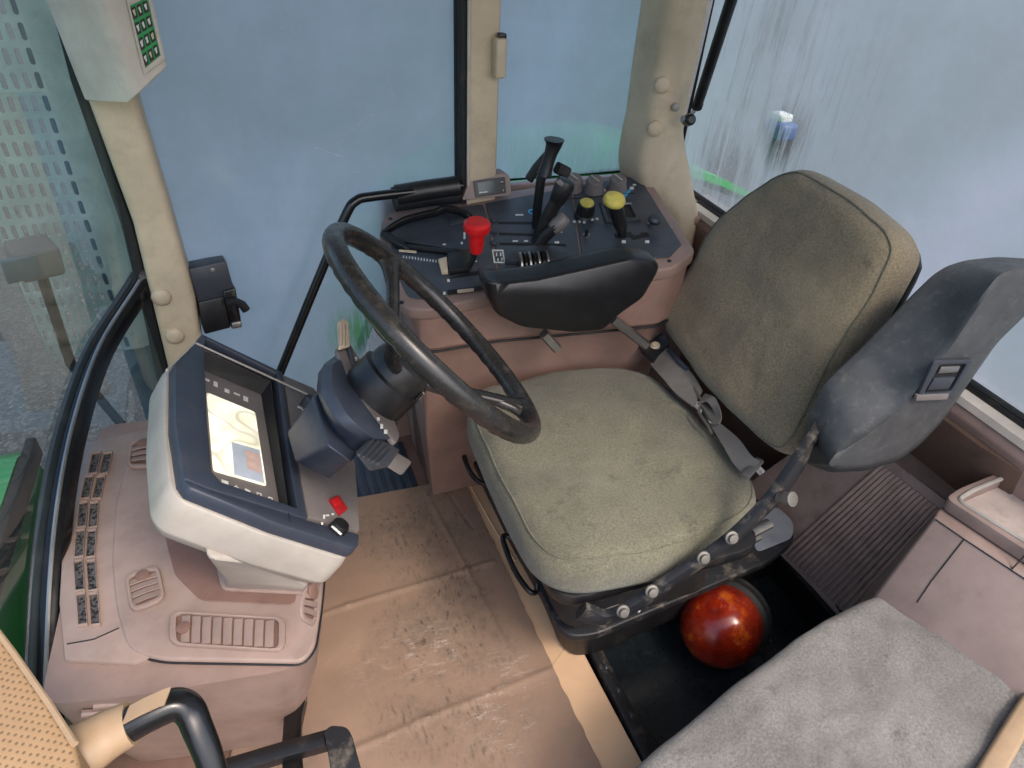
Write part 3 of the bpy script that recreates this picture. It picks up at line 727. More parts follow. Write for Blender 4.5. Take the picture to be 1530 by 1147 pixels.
# slots
for (a, b) in (((745, 333), (803, 333)), ((745, 349), (806, 351)), ((746, 364), (846, 366))):
    q = [CP.at(a[0], a[1]-1.6, .0038), CP.at(b[0], b[1]-1.6, .0038), CP.at(b[0], b[1]+1.8, .0038), CP.at(a[0], a[1]+1.8, .0038)]
    fin(prism(q, cn*.0006, 0), 'lever_slot', 'black_matte', con)
for u, v in ((738, 331), (738, 348), (738, 365)):
    fin(lathe([(.008, 0), (.008, .006), (.006, .008), (0, .008)], CP.at(u, v, .003), cn, 16), 'button', 'charcoal', con)
fin(ring_prism(CP.pts([(735, 373), (752, 373), (755, 393), (738, 393)], .004), CP.pts([(737, 375), (750, 375), (753, 391), (740, 391)], .004), cn*.0006, 0), 'gear_diagram', 'white_print', con)
mk = [(742, 380, 2, 5), (748, 380, 2, 5), (744, 388, 2, 4), (750, 387, 2, 4), (694, 352, 3, 10), (776, 321, 12, 2.2), (770, 360, 8, 2), (786, 360, 6, 2), (832, 362, 7, 3), (838, 346, 5, 3),
      (858, 331, 4, 3), (866, 331, 3, 3), (873, 332, 4, 3), (885, 328, 4, 3), (892, 327, 4, 3), (932, 361, 6, 4), (967, 361, 6, 4), (886, 321, 5, 2.5), (880, 284, 4, 3), (903, 284, 4, 3), (944, 281, 6, 4), (948, 276, 5, 2), (690, 304+59, 3, 3), (670, 419, 4, 4), (664, 438, 4, 4), (664, 365, 5, 2), (710, 390, 5, 2.5)]
mk += [(603+i*4.4, 383.5+i*.62, 1.6, 3.5) for i in range(17)] + [(681+i*6, 386, 2.5, 3) for i in range(4)]
fin(marks(CP, mk, .0038), 'printed_marks', 'white_print', con)
# arched hand grip
h = [(575, 350, .004), (580, 343, .022), (600, 331, .034), (630, 322, .038), (652, 317, .040), (662, 312, .044), (676, 313, .042), (696, 320, .03), (708, 333, .012)]
loop = catmull([CP.at(u, v, hh) for u, v, hh in h], 5)
fin(tube(loop, .0125, 12, flat=.7), 'hand_grip', 'black_gloss', con)
fin(tube(catmull([CP.at(u, v, hh) for u, v, hh in ((575, 350, .012), (590, 360, .016), (612, 372, .008))], 5), lambda t_: .011-.004*t_, 12), 'grip_foot', 'black', con)
fin(prism(CP.pts([(590, 372), (600, 366), (672, 377), (705, 379), (704, 384), (672, 382), (600, 374)], .004), cn*.012, .003), 'guide_rail', 'black_gloss', con)
fin(prism(CP.pts([(596, 373), (622, 375), (622, 378), (596, 376)], .0165), cn*.001, 0), 'rail_inlay', 'tan', con)
fin(prism(CP.pts([(668, 383), (704, 381), (702, 408), (672, 412)], .004), cn*.014, .003), 'throttle_quadrant', 'black', con)
fin(prism(CP.pts([(655, 392), (668, 388), (670, 410), (660, 411)], .004), cn*.01, .002), 'quadrant_stop', 'tan', con)
fin(prism(CP.pts([(670, 416), (736, 408), (736, 402), (706, 406)], .004), cn*.001, 0), 'dark_slot', 'black_matte', con)
fin(prism(CP.pts([(668, 434), (722, 427), (722, 433), (670, 441)], .0038), cn*.001, 0), 'dark_slot', 'black_matte', con)
fin(prism(CP.pts([(683, 434), (708, 431), (708, 435), (684, 438)], .005), cn*.002, 0), 'slot_slider', 'tan', con)
fin(prism(CP.pts([(671, 330), (693, 326), (694, 334), (672, 338)], .0038), cn*.006, .001), 'rocker_switch', 'charcoal', con)
# red throttle lever
def lever(name, base_px, pts, r, mat, lab=None, flat=1., sq=0):
    pass
yb = CP.at(706, 398, .01).y
lv_ = thing if False else None
sh = fin(tube([CP.at(700, 400, .012), P(707, 388, y=yb-.01), P(711, 372, y=yb-.02)], .006, 10), 'throttle_lever', 'black', con, label='throttle lever with a red mushroom knob')
a, b = P(711, 378, y=yb-.02), P(713, 330, y=yb-.03)
d = (b-a); L_ = d.length
fin(lathe([(.008, 0), (.0135, .004), (.0165, L_*.35), (.0175, L_*.55), (.02, L_*.68), (.027, L_*.72), (.0295, L_*.82), (.0285, L_*.93), (.022, L_*1.0), (.0, L_*1.0)], a, d, 28), 'knob', 'red', sh, label='red mushroom knob')
# tall selector lever
yb = CP.at(802, 340).y
sh = fin(tube([CP.at(801, 340), P(803, 310, y=yb-.005), P(808, 268, y=yb-.01), P(815, 250, y=yb-.012)], .0135, 12, flat=.8), 'control_lever', 'black', con, label='tall black control lever with knuckle grip')
yy = yb-.012
fin(tube(catmull([P(813, 262, y=yy), P(817, 248, y=yy), P(822, 232, y=yy), P(827, 216, y=yy), P(828, 208, y=yy)], 4), lambda k: (.021-.004*math.sin(k*4)+.009*max(0, k-.55)), 16, flat=.8), 'grip', 'black', sh)
fin(tube([P(832, 250, y=yy), P(848, 258, y=yy)], .013, 10, square=4), 'thumb_switch', 'black_matte', sh)
fin(tube([P(790, 268, y=1.60), P(802, 250, y=1.595), P(818, 232, y=1.59)], .017, 12, flat=.6, square=4), 'control_lever', 'black_matte', con, label='flat black lever leaning behind the tall lever')
# second and third remote levers
yb = CP.at(805, 362).y
sh = fin(tube([CP.at(803, 362), P(812, 335, y=yb-.01), P(836, 292, y=yb-.025)], .0155, 12), 'control_lever', 'black', con, label='thick black lever with flat worn top')
a, b = P(832, 300, y=yb-.022), P(848, 268, y=yb-.03)
fin(lathe([(.012, -.01), (.018, 0), (.021, .02), (.023, (b-a).length*.75), (.019, (b-a).length*.95), (0, (b-a).length)], a, b-a, 20), 'grip', 'black', sh)
fin(prism([P(u, v, y=yb-.045) for u, v in ((830, 272), (838, 268), (855, 284), (850, 290))], (0, .01, 0), .003), 'worn_cap', 'knob_grey', sh)
yb = CP.at(806, 368).y
sh = fin(tube([CP.at(803, 368), P(815, 352, y=yb-.01), P(832, 336, y=yb-.02)], .0145, 12), 'control_lever', 'black', con, label='short black lever with round grey head')
a, b = P(826, 342, y=yb-.015), P(843, 326, y=yb-.02)
fin(lathe([(.010, -.01), (.016, 0), (.019, .015), (.0175, (b-a).length), (.012, (b-a).length+.006), (0, (b-a).length+.008)], a, b-a, 20), 'grip', 'knob_grey', sh)
fin(lathe([(.014, 0), (.014, .003), (.009, .003), (.009, 0)], CP.at(797, 317, .003), cn, 20), 'dial_ring', 'blue_ring', con)
# knobs
for u, v, lab in ((856, 283, 'dusty grey rotary knob next to the levers'), (887, 286, 'dusty grey rotary knob in the middle of its row'), (921, 284, 'dusty grey rotary knob with a red and blue dial')):
    k = fin(lathe([(.027, 0), (.027, .01), (.0235, .016), (.023, .036), (.019, .0405), (0, .041)], CP.at(u, v, .003), cn+V((-.1, -.25, 0)), 24, ridge=.0014, ridge_rows=(2, 3)), 'rotary_knob', 'knob_grey', con, label=lab)
    q = CP.at(u, v, .003)+(cn+V((-.1, -.25, 0))).normalized()*.0425
    fin(box(q, (.005, .03, .004), frame(cn+V((-.1, -.25, 0)), (1, .4, 0)), .0015), 'pointer', 'cream', k)
fin(prism(CP.pts([(930, 292), (940, 282), (943, 285), (934, 295)], .0035), cn*.001, 0), 'dial_arc', 'blue_ring', con)
fin(prism(CP.pts([(905, 287), (908, 280), (911, 281), (909, 289)], .0035), cn*.001, 0), 'dial_arc', 'red', con)
fin(box((CP.at(896, 293, .0042)), (.19, .002, .001), frame(cn, CP.at(960, 288)-CP.at(860, 297)), 0), 'panel_seam', 'black_matte', con)
q = CP.at(873, 322, .003); ax = cn+V((0, -.25, 0))
k = fin(lathe([(.026, 0), (.026, .006), (.023, .01), (.022, .036), (.018, .04), (0, .04)], q, ax, 32, ridge=.0022, ridge_rows=(2, 3)), 'depth_dial', 'black', con, label='ridged black dial with a yellow top')
fin(lathe([(.0175, 0), (.0175, .0025), (.015, .004), (0, .0045)], q+ax.normalized()*.0395, ax, 24), 'dial_top', 'yellow', k)
# gated lever with yellow handle
fin(ring_prism(CP.pts([(896, 305), (944, 303), (957, 331), (905, 335)], .003), CP.pts([(902, 309), (940, 307), (950, 327), (909, 330)], .003), cn*.006, .001), 'lever_gate', 'charcoal', con)
fin(prism(CP.pts([(902, 309), (940, 307), (950, 327), (909, 330)], .0035), cn*.0006, 0), 'gate_opening', 'black_matte', con)
fin(prism(CP.pts([(917, 350), (942, 346), (947, 352), (958, 350), (956, 348), (967, 347), (971, 353), (946, 358), (940, 354), (920, 356)], .0036), cn*.0006, 0), 'gate_slot', 'black_matte', con)
yb = CP.at(928, 354).y
g_ = fin(tube([CP.at(930, 355), P(929, 345, y=yb-.004), P(926, 332, y=yb-.006), P(918, 300, y=yb-.012)], lambda k: .008+.009*min(1, max(0, k-.2)*3), 14), 'range_lever', 'black', con, label='black gated lever with a yellow top')
q = P(917, 301, y=yb-.013)
fin(lathe([(.022, -.006), (.026, 0), (.026, .006), (.022, .014), (.012, .018), (0, .0185)], q, (0, -.25, 1), 24), 'handle_top', 'yellow', g_)
fin(tube([P(900, 305, y=yb-.005), P(943, 304, y=yb-.005)], .0025, 8), 'cross_pin', 'steel', g_)
# toggle and push knob
k = fin(lathe([(.009, 0), (.009, .004), (.006, .005)], CP.at(876, 352, .003), cn, 16), 'toggle_switch', 'steel', con)
fin(tube([CP.at(876, 352, .006), CP.at(877, 342, .024)], .0045, 10), 'toggle', 'black', k)
k = fin(lathe([(.014, 0), (.014, .004), (.009, .006), (.009, .02), (.011, .022)], CP.at(976, 334, .003), cn, 20), 'push_knob', 'steel', con)
fin(lathe([(.009, 0), (.015, .006), (.017, .014), (.013, .021), (0, .023)], CP.at(976, 334, .018), cn+V((.1, -.15, 0)), 20), 'knob_head', 'charcoal', k)
# ribbed thumb wheel next to the armrest
k = fin(prism(rnd(CP.pts([(752, 396), (772, 378), (800, 372), (838, 374), (850, 384), (850, 398)], .003), .01), cn*.012, .004), 'wheel_housing', 'charcoal', con)
ctr = CP.at(795, 396, -.004)
for i in range(7):
    xo = (CP.at(830, 392)-CP.at(760, 398)).normalized()*(-.03+.010*i)
    fin(lathe([(.026, 0), (.031, .0015), (.031, .0055), (.026, .007)], ctr+xo, (CP.at(830, 392)-CP.at(760, 398)), 28), 'thumb_wheel', 'black_gloss' if i % 2 else 'steel', k)

# small clock display
t = thing('clock_display', 'small mauve box with a dark digital display on console', 'display', CP.at(730, 295))
qy = CP.at(730, 297).y
pd = Plane((0, qy, CP.at(730, 297).z), (-.05, -1, .35))
fin(prism(rnd(pd.pts([(690, 299), (703, 266), (757, 258), (762, 264), (764, 290), (757, 292)]), .006), (0, .05, -.004), .004, 3), 'housing', 'mauve_light', t)
fin(prism(rnd(pd.pts([(707, 270), (754, 264), (756, 288), (710, 295)], .001), .003), pd.n*.002, .001, 1), 'display_frame', 'black', t)
fin(prism(pd.pts([(713, 273), (742, 269), (743, 286), (715, 290)], .0032), pd.n*.0008, 0), 'lcd_screen', 'lcd', t)
fin(marks(pd, [(750, 272, 4, 2), (751, 284, 3, 2.5), (722, 287, 12, 1.5, -.1)], .004), 'printed_marks', 'white_print', t)
for v in (273, 284): fin(box(pd.at(750, v, .004), (.006, .003, .004), None, .001), 'button', 'charcoal', t)

# ------------------------------------------------------------------ dashboard
DZ = .42
dash = thing('dashboard', 'mauve plastic dashboard pedestal with air vents and grilles', 'dashboard', (-.2, 1.0, 0))
ZP = Plane((0, 0, DZ), (0, 0, 1))
plate = rnd(ZP.pts([(203, 648), (240, 638), (420, 700), (484, 850), (480, 900), (470, 965), (452, 988), (235, 984), (190, 968), (172, 905), (166, 830), (172, 750)]), .03, 4)
fin(prism(plate, (0, 0, -.016), .005, 3), 'top_plate', 'mauve_light', dash)
bm = bmesh.new(); add_tube(bm, [p-V((0, 0, .009))+(p-sum(plate, V())/len(plate)).normalized()*.0006 for p in plate], .0024, 6, closed=True); fin(bm, 'seam', 'black_matte', dash)
left = [ZP.at(u, v, -.004) for u, v in ((112, 664), (200, 644), (240, 638), (420, 700), (400, 850), (240, 975), (200, 990), (96, 985), (88, 900), (95, 780))]
fin(prism(left, (0, 0, -.012), .003, 2), 'side_plate', 'mauve_light', dash)
fin(tube([ZP.at(u, v, -.0035) for u, v in ((100, 962), (140, 955), (178, 938))], .0012, 6), 'seam', 'black_matte', dash)
body_top = [V(q) for q in ((-.425, .72, DZ-.013), (-.30, .695, DZ-.013), (-.075, .665, DZ-.013), (-.042, .70, DZ-.013), (-.012, .83, DZ-.013), (-.02, 1.36, DZ-.013), (-.42, 1.40, DZ-.013))]
body_mid = [V((p.x-.005*(p.x > -.2), p.y+(.02 if p.y < .9 else 0), .30)) for p in body_top]
body_bot = [V((p.x-.06*(p.x > -.2), p.y+(.12 if p.y < .75 else (.09 if p.y < .9 else 0)), 0.0)) for p in body_top]
rr_ = lambda l: rnd(l, .04, 4)
fin(loft([rr_(body_top), rr_(body_mid), rr_(body_bot)]), 'pedestal', 'mauve', dash, sharp=50)
# dark patch painting the shaded pocket under the instrument pod
fin(prism(rnd(ZP.pts([(246, 800), (262, 860), (300, 898), (440, 905), (445, 880), (350, 870), (330, 800)], .0006), .012), (0, 0, .002), .001, 1), 'pocket_shade', 'mauve_dark', dash)
# vent grille, two columns of six cells
rows_ = [(691, 158, 141), (727, 147.5, 130), (768, 139.5, 123), (811, 136, 119), (859, 137, 118), (909, 141, 122)]
hh_ = [15, 16, 18, 19.5, 21.5, 22.5]
for (v, ur, ul), hgt in zip(rows_, hh_):
    for u in (ur, ul):
        sl_ = -4.0 if v < 760 else (-1.5 if v < 830 else 2)
        q = [ZP.at(u-6.2-sl_*.8, v-hgt+1, .0005), ZP.at(u+6.2-sl_*.8, v-hgt-1, .0005), ZP.at(u+6.2+sl_*.8, v+hgt-1, .0005), ZP.at(u-6.2+sl_*.8, v+hgt+1, .0005)]
        big = [c + (c-sum(q, V())/4).normalized()*.0038 for c in q]
        c_ = fin(ring_prism([b-V((0, 0, .006)) for b in big], [b-V((0, 0, .006)) for b in q], (0, 0, .007), .0012), 'grille_cell', 'mauve_light', dash)
        fin(prism([b-V((0, 0, .005)) for b in q], (0, 0, .001), 0), 'mesh_insert', 'vent_mesh', c_)
# adjustable vents
def vent(pl_, quad, n, along, mat='mauve_light', hgt=.008, dark='mauve_dark'):
    q = pl_.pts(quad, .001); c = sum(q, V())/4; out = rnd(q, .018, 4); inn = rnd([p+(c-p).normalized()*.011 for p in q], .012, 4)
    f = fin(ring_prism(out, inn, pl_.n*hgt, .002), 'air_vent', mat, dash)
    fin(prism(inn, pl_.n*.001, 0), 'vent_floor', dark, f)
    for i in range(n):
        k = (i+.5)/n
        if along: a, b = q[0].lerp(q[1], k), q[3].lerp(q[2], k)
        else: a, b = q[0].lerp(q[3], k), q[1].lerp(q[2], k)
        a, b = a.lerp(b, .1), b.lerp(a, .1); wd = (q[1]-q[0]).normalized() if along else (q[3]-q[0]).normalized()
        wl = ((q[1]-q[0]).length if along else (q[3]-q[0]).length)/n*.84
        if i in (0, n-1): continue
        w2 = (wd+pl_.n*.22).normalized()*wl
        fin(ribbon([a+pl_.n*.004, a.lerp(b, .5)+pl_.n*.0055, b+pl_.n*.004], w2, .001), 'louvre', mat, f)
    fin(lathe([(.011, 0), (.011, .003), (.008, .004), (0, .003)], q[0].lerp(q[2], .5)*.0+(q[0].lerp(q[3], .5).lerp(q[1].lerp(q[2], .5), .12 if along else .5) if along else q[0].lerp(q[1], .5).lerp(q[3].lerp(q[2], .5), .18))+pl_.n*.006, pl_.n, 16), 'thumb_knob', dark, f)
vent(ZP, [(256, 916), (428, 926), (426, 976), (254, 966)], 11, True)
vent(ZP, [(187, 862), (238, 846), (249, 898), (197, 919)], 6, False)
vent(ZP, [(196, 662), (235, 652), (232, 700), (190, 702)], 5, False)
XP = Plane((-.028, 0, 0), (1, -.35, .35))
vent(XP, [(450, 876), (472, 872), (470, 940), (444, 925)], 5, False, hgt=.004)
# louvre ribs low on the pedestal
LP = Plane(V((-.3, .692, .3)), (0, -1, .25))
for i, (u0, v0, u1, v1) in enumerate(((165, 1042, 240, 1040), (140, 1054, 240, 1046), (122, 1066, 232, 1060), (122, 1078, 215, 1070), (128, 1090, 190, 1080), (135, 1101, 180, 1092))):
    fin(tube(LP.pts([(u0, v0), ((u0+u1)/2, (v0+v1)/2-1), (u1, v1)], .004), .006, 8), 'louvre_rib', 'mauve', dash)

# ------------------------------------------------------------------ instrument pod
TA = math.radians(38); pn = V((math.sin(TA), 0, math.cos(TA)))
PP = Plane((-.05, .9, .60), pn)
pod = thing('instrument_pod', 'cream tilted monitor pod with a screen on the dashboard', 'monitor', P(400, 860, z=DZ))
face = rnd(PP.pts([(248, 552), (291, 511), (462, 590), (498, 640), (524, 706), (529, 800), (518, 836), (400, 800), (270, 748), (254, 728), (245, 640)]), .02, 4)
bk = [p-pn*.085+(sum(face, V())/len(face)-p)*.10 for p in face]
md = [p-pn*.02+(sum(face, V())/len(face)-p)*-.012 for p in face]
fin(bevel(loft([bk, [p-pn*.06+(sum(face, V())/len(face)-p)*.0 for p in face], md, face]), .003), 'housing', 'cream', pod, sharp=50)
O = [(251, 560), (292, 514), (412, 570), (424, 660), (447, 792), (300, 748), (262, 733), (250, 650)]
I = [(296, 552), (297, 519), (404, 571), (413, 660), (432, 776), (318, 738), (304, 722), (298, 650)]
fin(ring_prism(PP.pts(O, -.001), PP.pts(I, -.001), pn*.026, .003), 'bezel', 'charcoal_blue', pod)
fin(prism(PP.pts([(262, 733), (300, 748), (447, 792), (526, 812), (524, 830), (516, 834), (400, 798), (272, 747)], -.001), pn*.024, .004), 'lower_bezel', 'charcoal_blue', pod)
fin(prism(PP.pts([(414, 571), (461, 591), (497, 641), (522, 706), (527, 806), (449, 786), (427, 660)], -.001), pn*.022, .003), 'control_face', 'knob_grey', pod)
fin(tube([PP.at(u, v, .0255) for u, v in ((249, 553), (291, 512), (412, 567), (461, 590))], .0022, 8), 'edge_trim', 'cream', pod)
fin(prism(PP.pts([(298, 522), (406, 572), (434, 778), (318, 740)], -.001), pn*.003, 0), 'display_panel', 'knob_grey', pod)
SP = Plane(PP.o+pn*.003, pn)
for (e0, e1, i0, i1) in (((295, 518), (406, 571), (299, 550), (392, 590)), ((404, 569), (434, 780), (390, 588), (420, 770))):
    a, b = PP.at(*e0, .0245), PP.at(*e1, .0245); c, d = SP.at(*i0, .0002), SP.at(*i1, .0002); a2, b2 = PP.at(*e0, .002), PP.at(*e1, .002)
    fin(loft([[a, a2, c], [b, b2, d]]), 'hood_wall', 'black_matte', pod)
fin(prism(rnd(SP.pts([(308, 586), (381, 616), (398, 727), (318, 704)], .0003), .006), pn*.0012, .0005, 1), 'screen', 'screen', pod)
fin(prism(SP.pts([(346, 660), (388, 672), (395, 722), (350, 709)], .0016), pn*.0002, 0), 'screen_block', 'screen_blue', pod)
fin(prism(SP.pts([(366, 672), (387, 678), (392, 708), (370, 700)], .002), pn*.0002, 0), 'screen_block', 'screen_pink', pod)
fin(marks(SP, [(308, 567, 10, 3, .4), (322, 574, 6, 7, .4), (339, 584, 7, 5, .4), (354, 589, 9, 2.5, .4), (367, 596, 7, 7, .4),
               (320, 716, 10, 4, .35), (336, 721, 10, 6, .35), (353, 728, 6, 2, .35), (353, 728, 2, 6, 0), (370, 734, 8, 5, .5), (387, 740, 7, 7, .35), (404, 747, 6, 8, .35)], .0006), 'printed_marks', 'white_print', pod)
fin(marks(SP, [(387, 740, 4, 4, .35), (404, 747, 3.5, 5, .35)], .0014), 'mark_centres', 'knob_grey', pod)
KP = Plane(PP.o+pn*.021, pn)
k = fin(lathe([(.015, 0), (.0145, .012), (.0125, .016), (0, .016)], KP.at(503, 792), pn, 28, ridge=.0013, ridge_rows=(0, 1)), 'rotary_knob', 'black', pod)
fin(box(KP.at(503, 792, .0165), (.004, .02, .002), frame(pn, (1, .9, 0)), .0005), 'pointer', 'white_print', k)
k = fin(prism(KP.pts([(490, 748), (504, 742), (518, 762), (506, 772)]), pn*.005, .001), 'rocker_switch', 'dark_red', pod, label='red rocker switch')
fin(prism(KP.pts([(494, 748), (503, 744), (509, 753), (500, 758)], .005), pn*.005, .001), 'switch_tip', 'red', k)
fin(marks(KP, [(481, 784, 3, 7), (484, 772, 3, 6), (489, 770, 5, 2.4), (497, 768, 4, 2.4), (448, 609, 7, 2.5, .4), (450, 601, 4, 2, .4), (455, 614, 7, 2.5, .4), (498, 838-60, 2.5, 2)], .0006), 'printed_marks', 'white_print', pod)
fin(lathe([(.0115, 0), (.0115, .018), (.010, .022), (0, .022)], KP.at(456, 606), pn, 22), 'push_button', 'charcoal', pod)
fin(lathe([(.009, 0), (.009, .001), (0, .0012)], KP.at(456, 606)+pn*.0222, pn, 18), 'button_face', 'knob_grey', pod) if False else None
# neck under the pod
fin(bevel(loft([ZP.pts([(322, 826), (452, 850), (458, 884), (336, 880)]), ZP.pts([(328, 816), (460, 846), (462, 876), (336, 868)], .05), [p-pn*.06 for p in PP.pts([(330, 740), (440, 770), (450, 800), (340, 790)])]]), .008, 3), 'neck', 'cream', pod)
fin(prism(rnd(ZP.pts([(316, 815), (455, 846), (466, 890), (332, 884)], .0005), .012), (0, 0, .006), .002), 'neck_collar', 'mauve_light', pod)

# ------------------------------------------------------------------ steering
WC = V((.225, .885, .838)); WA = math.radians(47.5); wn = V((math.sin(WA), 0, math.cos(WA))); we = V((math.cos(WA), 0, -math.sin(WA))); wy = V((0, 1, 0))
WR = .21
def wp(th, r, k=0): t_ = math.radians(th); return WC+(wy*math.cos(t_)+we*math.sin(t_))*r-wn*k
st = thing('steering_wheel', 'worn black three spoke steering wheel in front of the seat', 'steering wheel', WC-wn*.12)
bm = bmesh.new()
path = [wp(i*360/120, WR) for i in range(120)]
add_tube(bm, path, .0158, 16, closed=True, uphint=wn)
for v in bm.verts:  # finger bumps on the underside
    rel = v.co-WC; a = math.atan2(rel.dot(we), rel.dot(wy)); hgt = rel.dot(wn)
    if hgt < -.004: v.co -= wn*(.0022*abs(math.sin(a*23)))
fin(bm, 'rim', 'wheel_black', st, sharp=60)
for th in (347, 101, 225):
    pth = catmull([wp(th, WR-.006, .004), wp(th, WR-.035, .014), wp(th, .13, .036), wp(th, .085, .062), wp(th, .03, .084)], 5)
    tan = (wy*-math.sin(math.radians(th))+we*math.cos(math.radians(th)))
    s_ = fin(tube(pth, lambda k: .010+.014*(1-k)**6+.004*k, 14, flat=.7, uphint=wn, square=3), 'spoke', 'wheel_black', st)
    for sgn in (-1, 1):
        fin(tube(catmull([wp(th, WR-.004, .006)+tan*sgn*.028, wp(th, WR-.022, .010)+tan*sgn*.014, wp(th, WR-.05, .022)+tan*sgn*.004], 4), .0085, 10), 'spoke_root', 'wheel_black', s_)
fin(lathe([(.030, .062), (.045, .068), (.050, .085), (.050, .1), (.056, .104), (.056, .15), (.048, .16)], WC, -wn, 32), 'hub', 'black', st)
fin(lathe([(0, .05), (.022, .052), (.030, .062), (.030, .07)], WC, -wn, 28), 'horn_cap', 'charcoal', st)
for i in range(7):
    a = 20+i*13; q = wp(a+40, .0515, .092); fin(box(q, (.006, .006, .014), frame(wn, we), .001), 'hub_notch', 'steel' if i % 2 else 'black_gloss', st)

col = thing('steering_column', 'blue grey steering column cowl with stalks below the wheel', 'steering column', WC-wn*.34)
def wloc(u, v, k): return Plane(WC-wn*k, wn).at(u, v)
# lower block rising from the pod
blk0 = [wloc(u, v, .30) for u, v in ((428, 648), (455, 612), (520, 655), (492, 716), (440, 690))]
blk1 = [wloc(u, v, .20) for u, v in ((468, 590), (490, 575), (560, 640), (525, 690), (490, 665))]
fin(bevel(loft([blk0, blk1]), .006, 3), 'lower_block', 'charcoal_blue', col)
# upper cowl: smooth shell with flare
c0 = [wloc(u, v, .215) for u, v in ((476, 552), (505, 556), (560, 622), (566, 662), (518, 682), (490, 640), (472, 590))]
c1 = [wloc(u, v, .165) for u, v in ((482, 545), (505, 528), (556, 592), (596, 660), (552, 664), (506, 634), (478, 588))]
c2 = [wloc(u, v, .148) for u, v in ((496, 544), (512, 535), (560, 590), (592, 655), (556, 655), (520, 622), (496, 580))]
fin(bevel(loft([rnd(c0, .02), rnd(c1, .02), rnd(c2, .015)]), .002), 'cowl', 'charcoal_blue', col, sharp=50)
TP = Plane(WC-wn*.147, wn)
fin(prism(rnd(TP.pts([(503, 520), (520, 508), (545, 548), (580, 606), (598, 650), (592, 664), (556, 618), (524, 572)]), .012), wn*-.008, .002), 'switch_plate', 'knob_grey', col)
fin(marks(TP, [(565, 626, 4, 5), (570, 637, 4, 7), (576, 645, 5, 6), (531, 536, 5, 5), (520, 524, 3, 3)], .0004), 'printed_marks', 'white_print', col)
fin(lathe([(.052, .145), (.06, .152), (.06, .17)], WC, -wn, 32), 'collar', 'black', col)
# far stalk (pale paddle) and near stalk
k = fin(tube([wloc(530, 560, .15), wloc(524, 540, .15), wloc(516, 512, .148)], .008, 10), 'far_stalk', 'charcoal', col)
fin(bevel(loft([[wloc(u, v, kk) for u, v in ((505, 524), (523, 518), (521, 482), (513, 475), (504, 482))] for kk in (.152, .138)]), .003, 2), 'paddle', 'tan', k, label='pale ribbed paddle of the far stalk')
for i in range(3): fin(tube([wloc(508+i*5, 518-i, .136), wloc(508+i*5, 484, .136)], .0012, 6), 'paddle_rib', 'tan_light', k)
k = fin(bevel(loft([[wloc(u, v, kk) for u, v in ((530, 676), (557, 650), (598, 672), (580, 698), (552, 704))] for kk in (.20, .155)]), .004), 'near_stalk', 'charcoal', col)
for i in range(5):
    a, b = V((536+i*7, 680+i*3.2)), V((558+i*7.0, 655+i*3.6))
    fin(tube([wloc(a.x, a.y, .153), wloc(b.x, b.y, .153)], .0022, 6), 'stalk_rib', 'charcoal', k)
fin(bevel(loft([[wloc(u, v, kk) for u, v in ((566, 690), (580, 668), (616, 690), (600, 711))] for kk in (.178, .158)]), .005, 3), 'stalk_paddle', 'knob_grey', k)

# ------------------------------------------------------------------ cardboard
t = thing('cardboard_sheet', 'dirty brown cardboard sheet with boot prints on the floor', 'cardboard', (0, 0, 0))
corner = [P(500, 752, z=0), P(692, 716, z=0), P(905, 1165, z=0), P(380, 1230, z=0)]
corner[0] = corner[0]+(corner[0]-corner[1])*.35; corner[3] = corner[3]+(corner[3]-corner[2])*.15
ext = (corner[2]-corner[1]).normalized()
corner[2] += ext*.12; corner[3] += ext*.12
CR = []
for a, b, hgt, wd in (((380, 955), (520, 908), .0035, .006), ((520, 908), (737, 842), .004, .006), ((500, 1135), (640, 1075), .004, .006), ((640, 1075), (822, 1003), .004, .006),
                  ((536, 969), (575, 1108), -.003, .004), ((589, 960), (626, 1082), .003, .005), ((682, 922), (723, 1031), .003, .005), ((697, 853), (780, 1011), .0035, .005),
                  ((636, 737), (700, 858), .003, .005), ((584, 800), (600, 830), .003, .004), ((583, 800), (608, 760), .003, .004), ((660, 725), (705, 790), -.002, .004), ((573, 1108), (590, 1165), .003, .005)):
    CR.append((P(*a, z=0), P(*b, z=0), hgt, wd))
bm = bmesh.new(); nu, nv = 110, 170; grid = []
for i in range(nu+1):
    rowv = []
    for j in range(nv+1):
        f, g = i/nu, j/nv; q = corner[0].lerp(corner[1], f).lerp(corner[3].lerp(corner[2], f), g)
        jag = .004*noise.noise(V((q.y*30, 0, 3)))*max(0, f-.9)*10
        z_ = .006+.0035*noise.noise(q*5)+.0012*noise.noise(q*18)
        for a, b, hgt, wd in CR:
            ab = b-a; tt = max(0, min(1, (q-a).dot(ab)/ab.length_squared)); dd = (V((q.x, q.y, 0))-a-ab*tt).length
            if dd < wd*3: z_ += hgt*math.exp(-(dd/wd)**2)
        rowv.append(bm.verts.new(V((q.x+jag, q.y, z_))))
    grid.append(rowv)
for i in range(nu):
    for j in range(nv): bm.faces.new((grid[i][j], grid[i+1][j], grid[i+1][j+1], grid[i][j+1]))
rim_ = [grid[i][0] for i in range(nu+1)]+[grid[nu][j] for j in range(1, nv+1)]+[grid[i][nv] for i in range(nu-1, -1, -1)]+[grid[0][j] for j in range(nv-1, 0, -1)]
low = [bm.verts.new(v.co-V((0, 0, .005))) for v in rim_]
for i in range(len(rim_)): j = (i+1) % len(rim_); bm.faces.new((rim_[i], low[i], low[j], rim_[j]))
fin(bm, 'sheet', 'cardboard', t, sharp=50)
t2 = thing('cardboard_flap', 'clean cardboard flap along the seat base, sunlight in its peach colour', 'cardboard', P(700, 760, z=0))
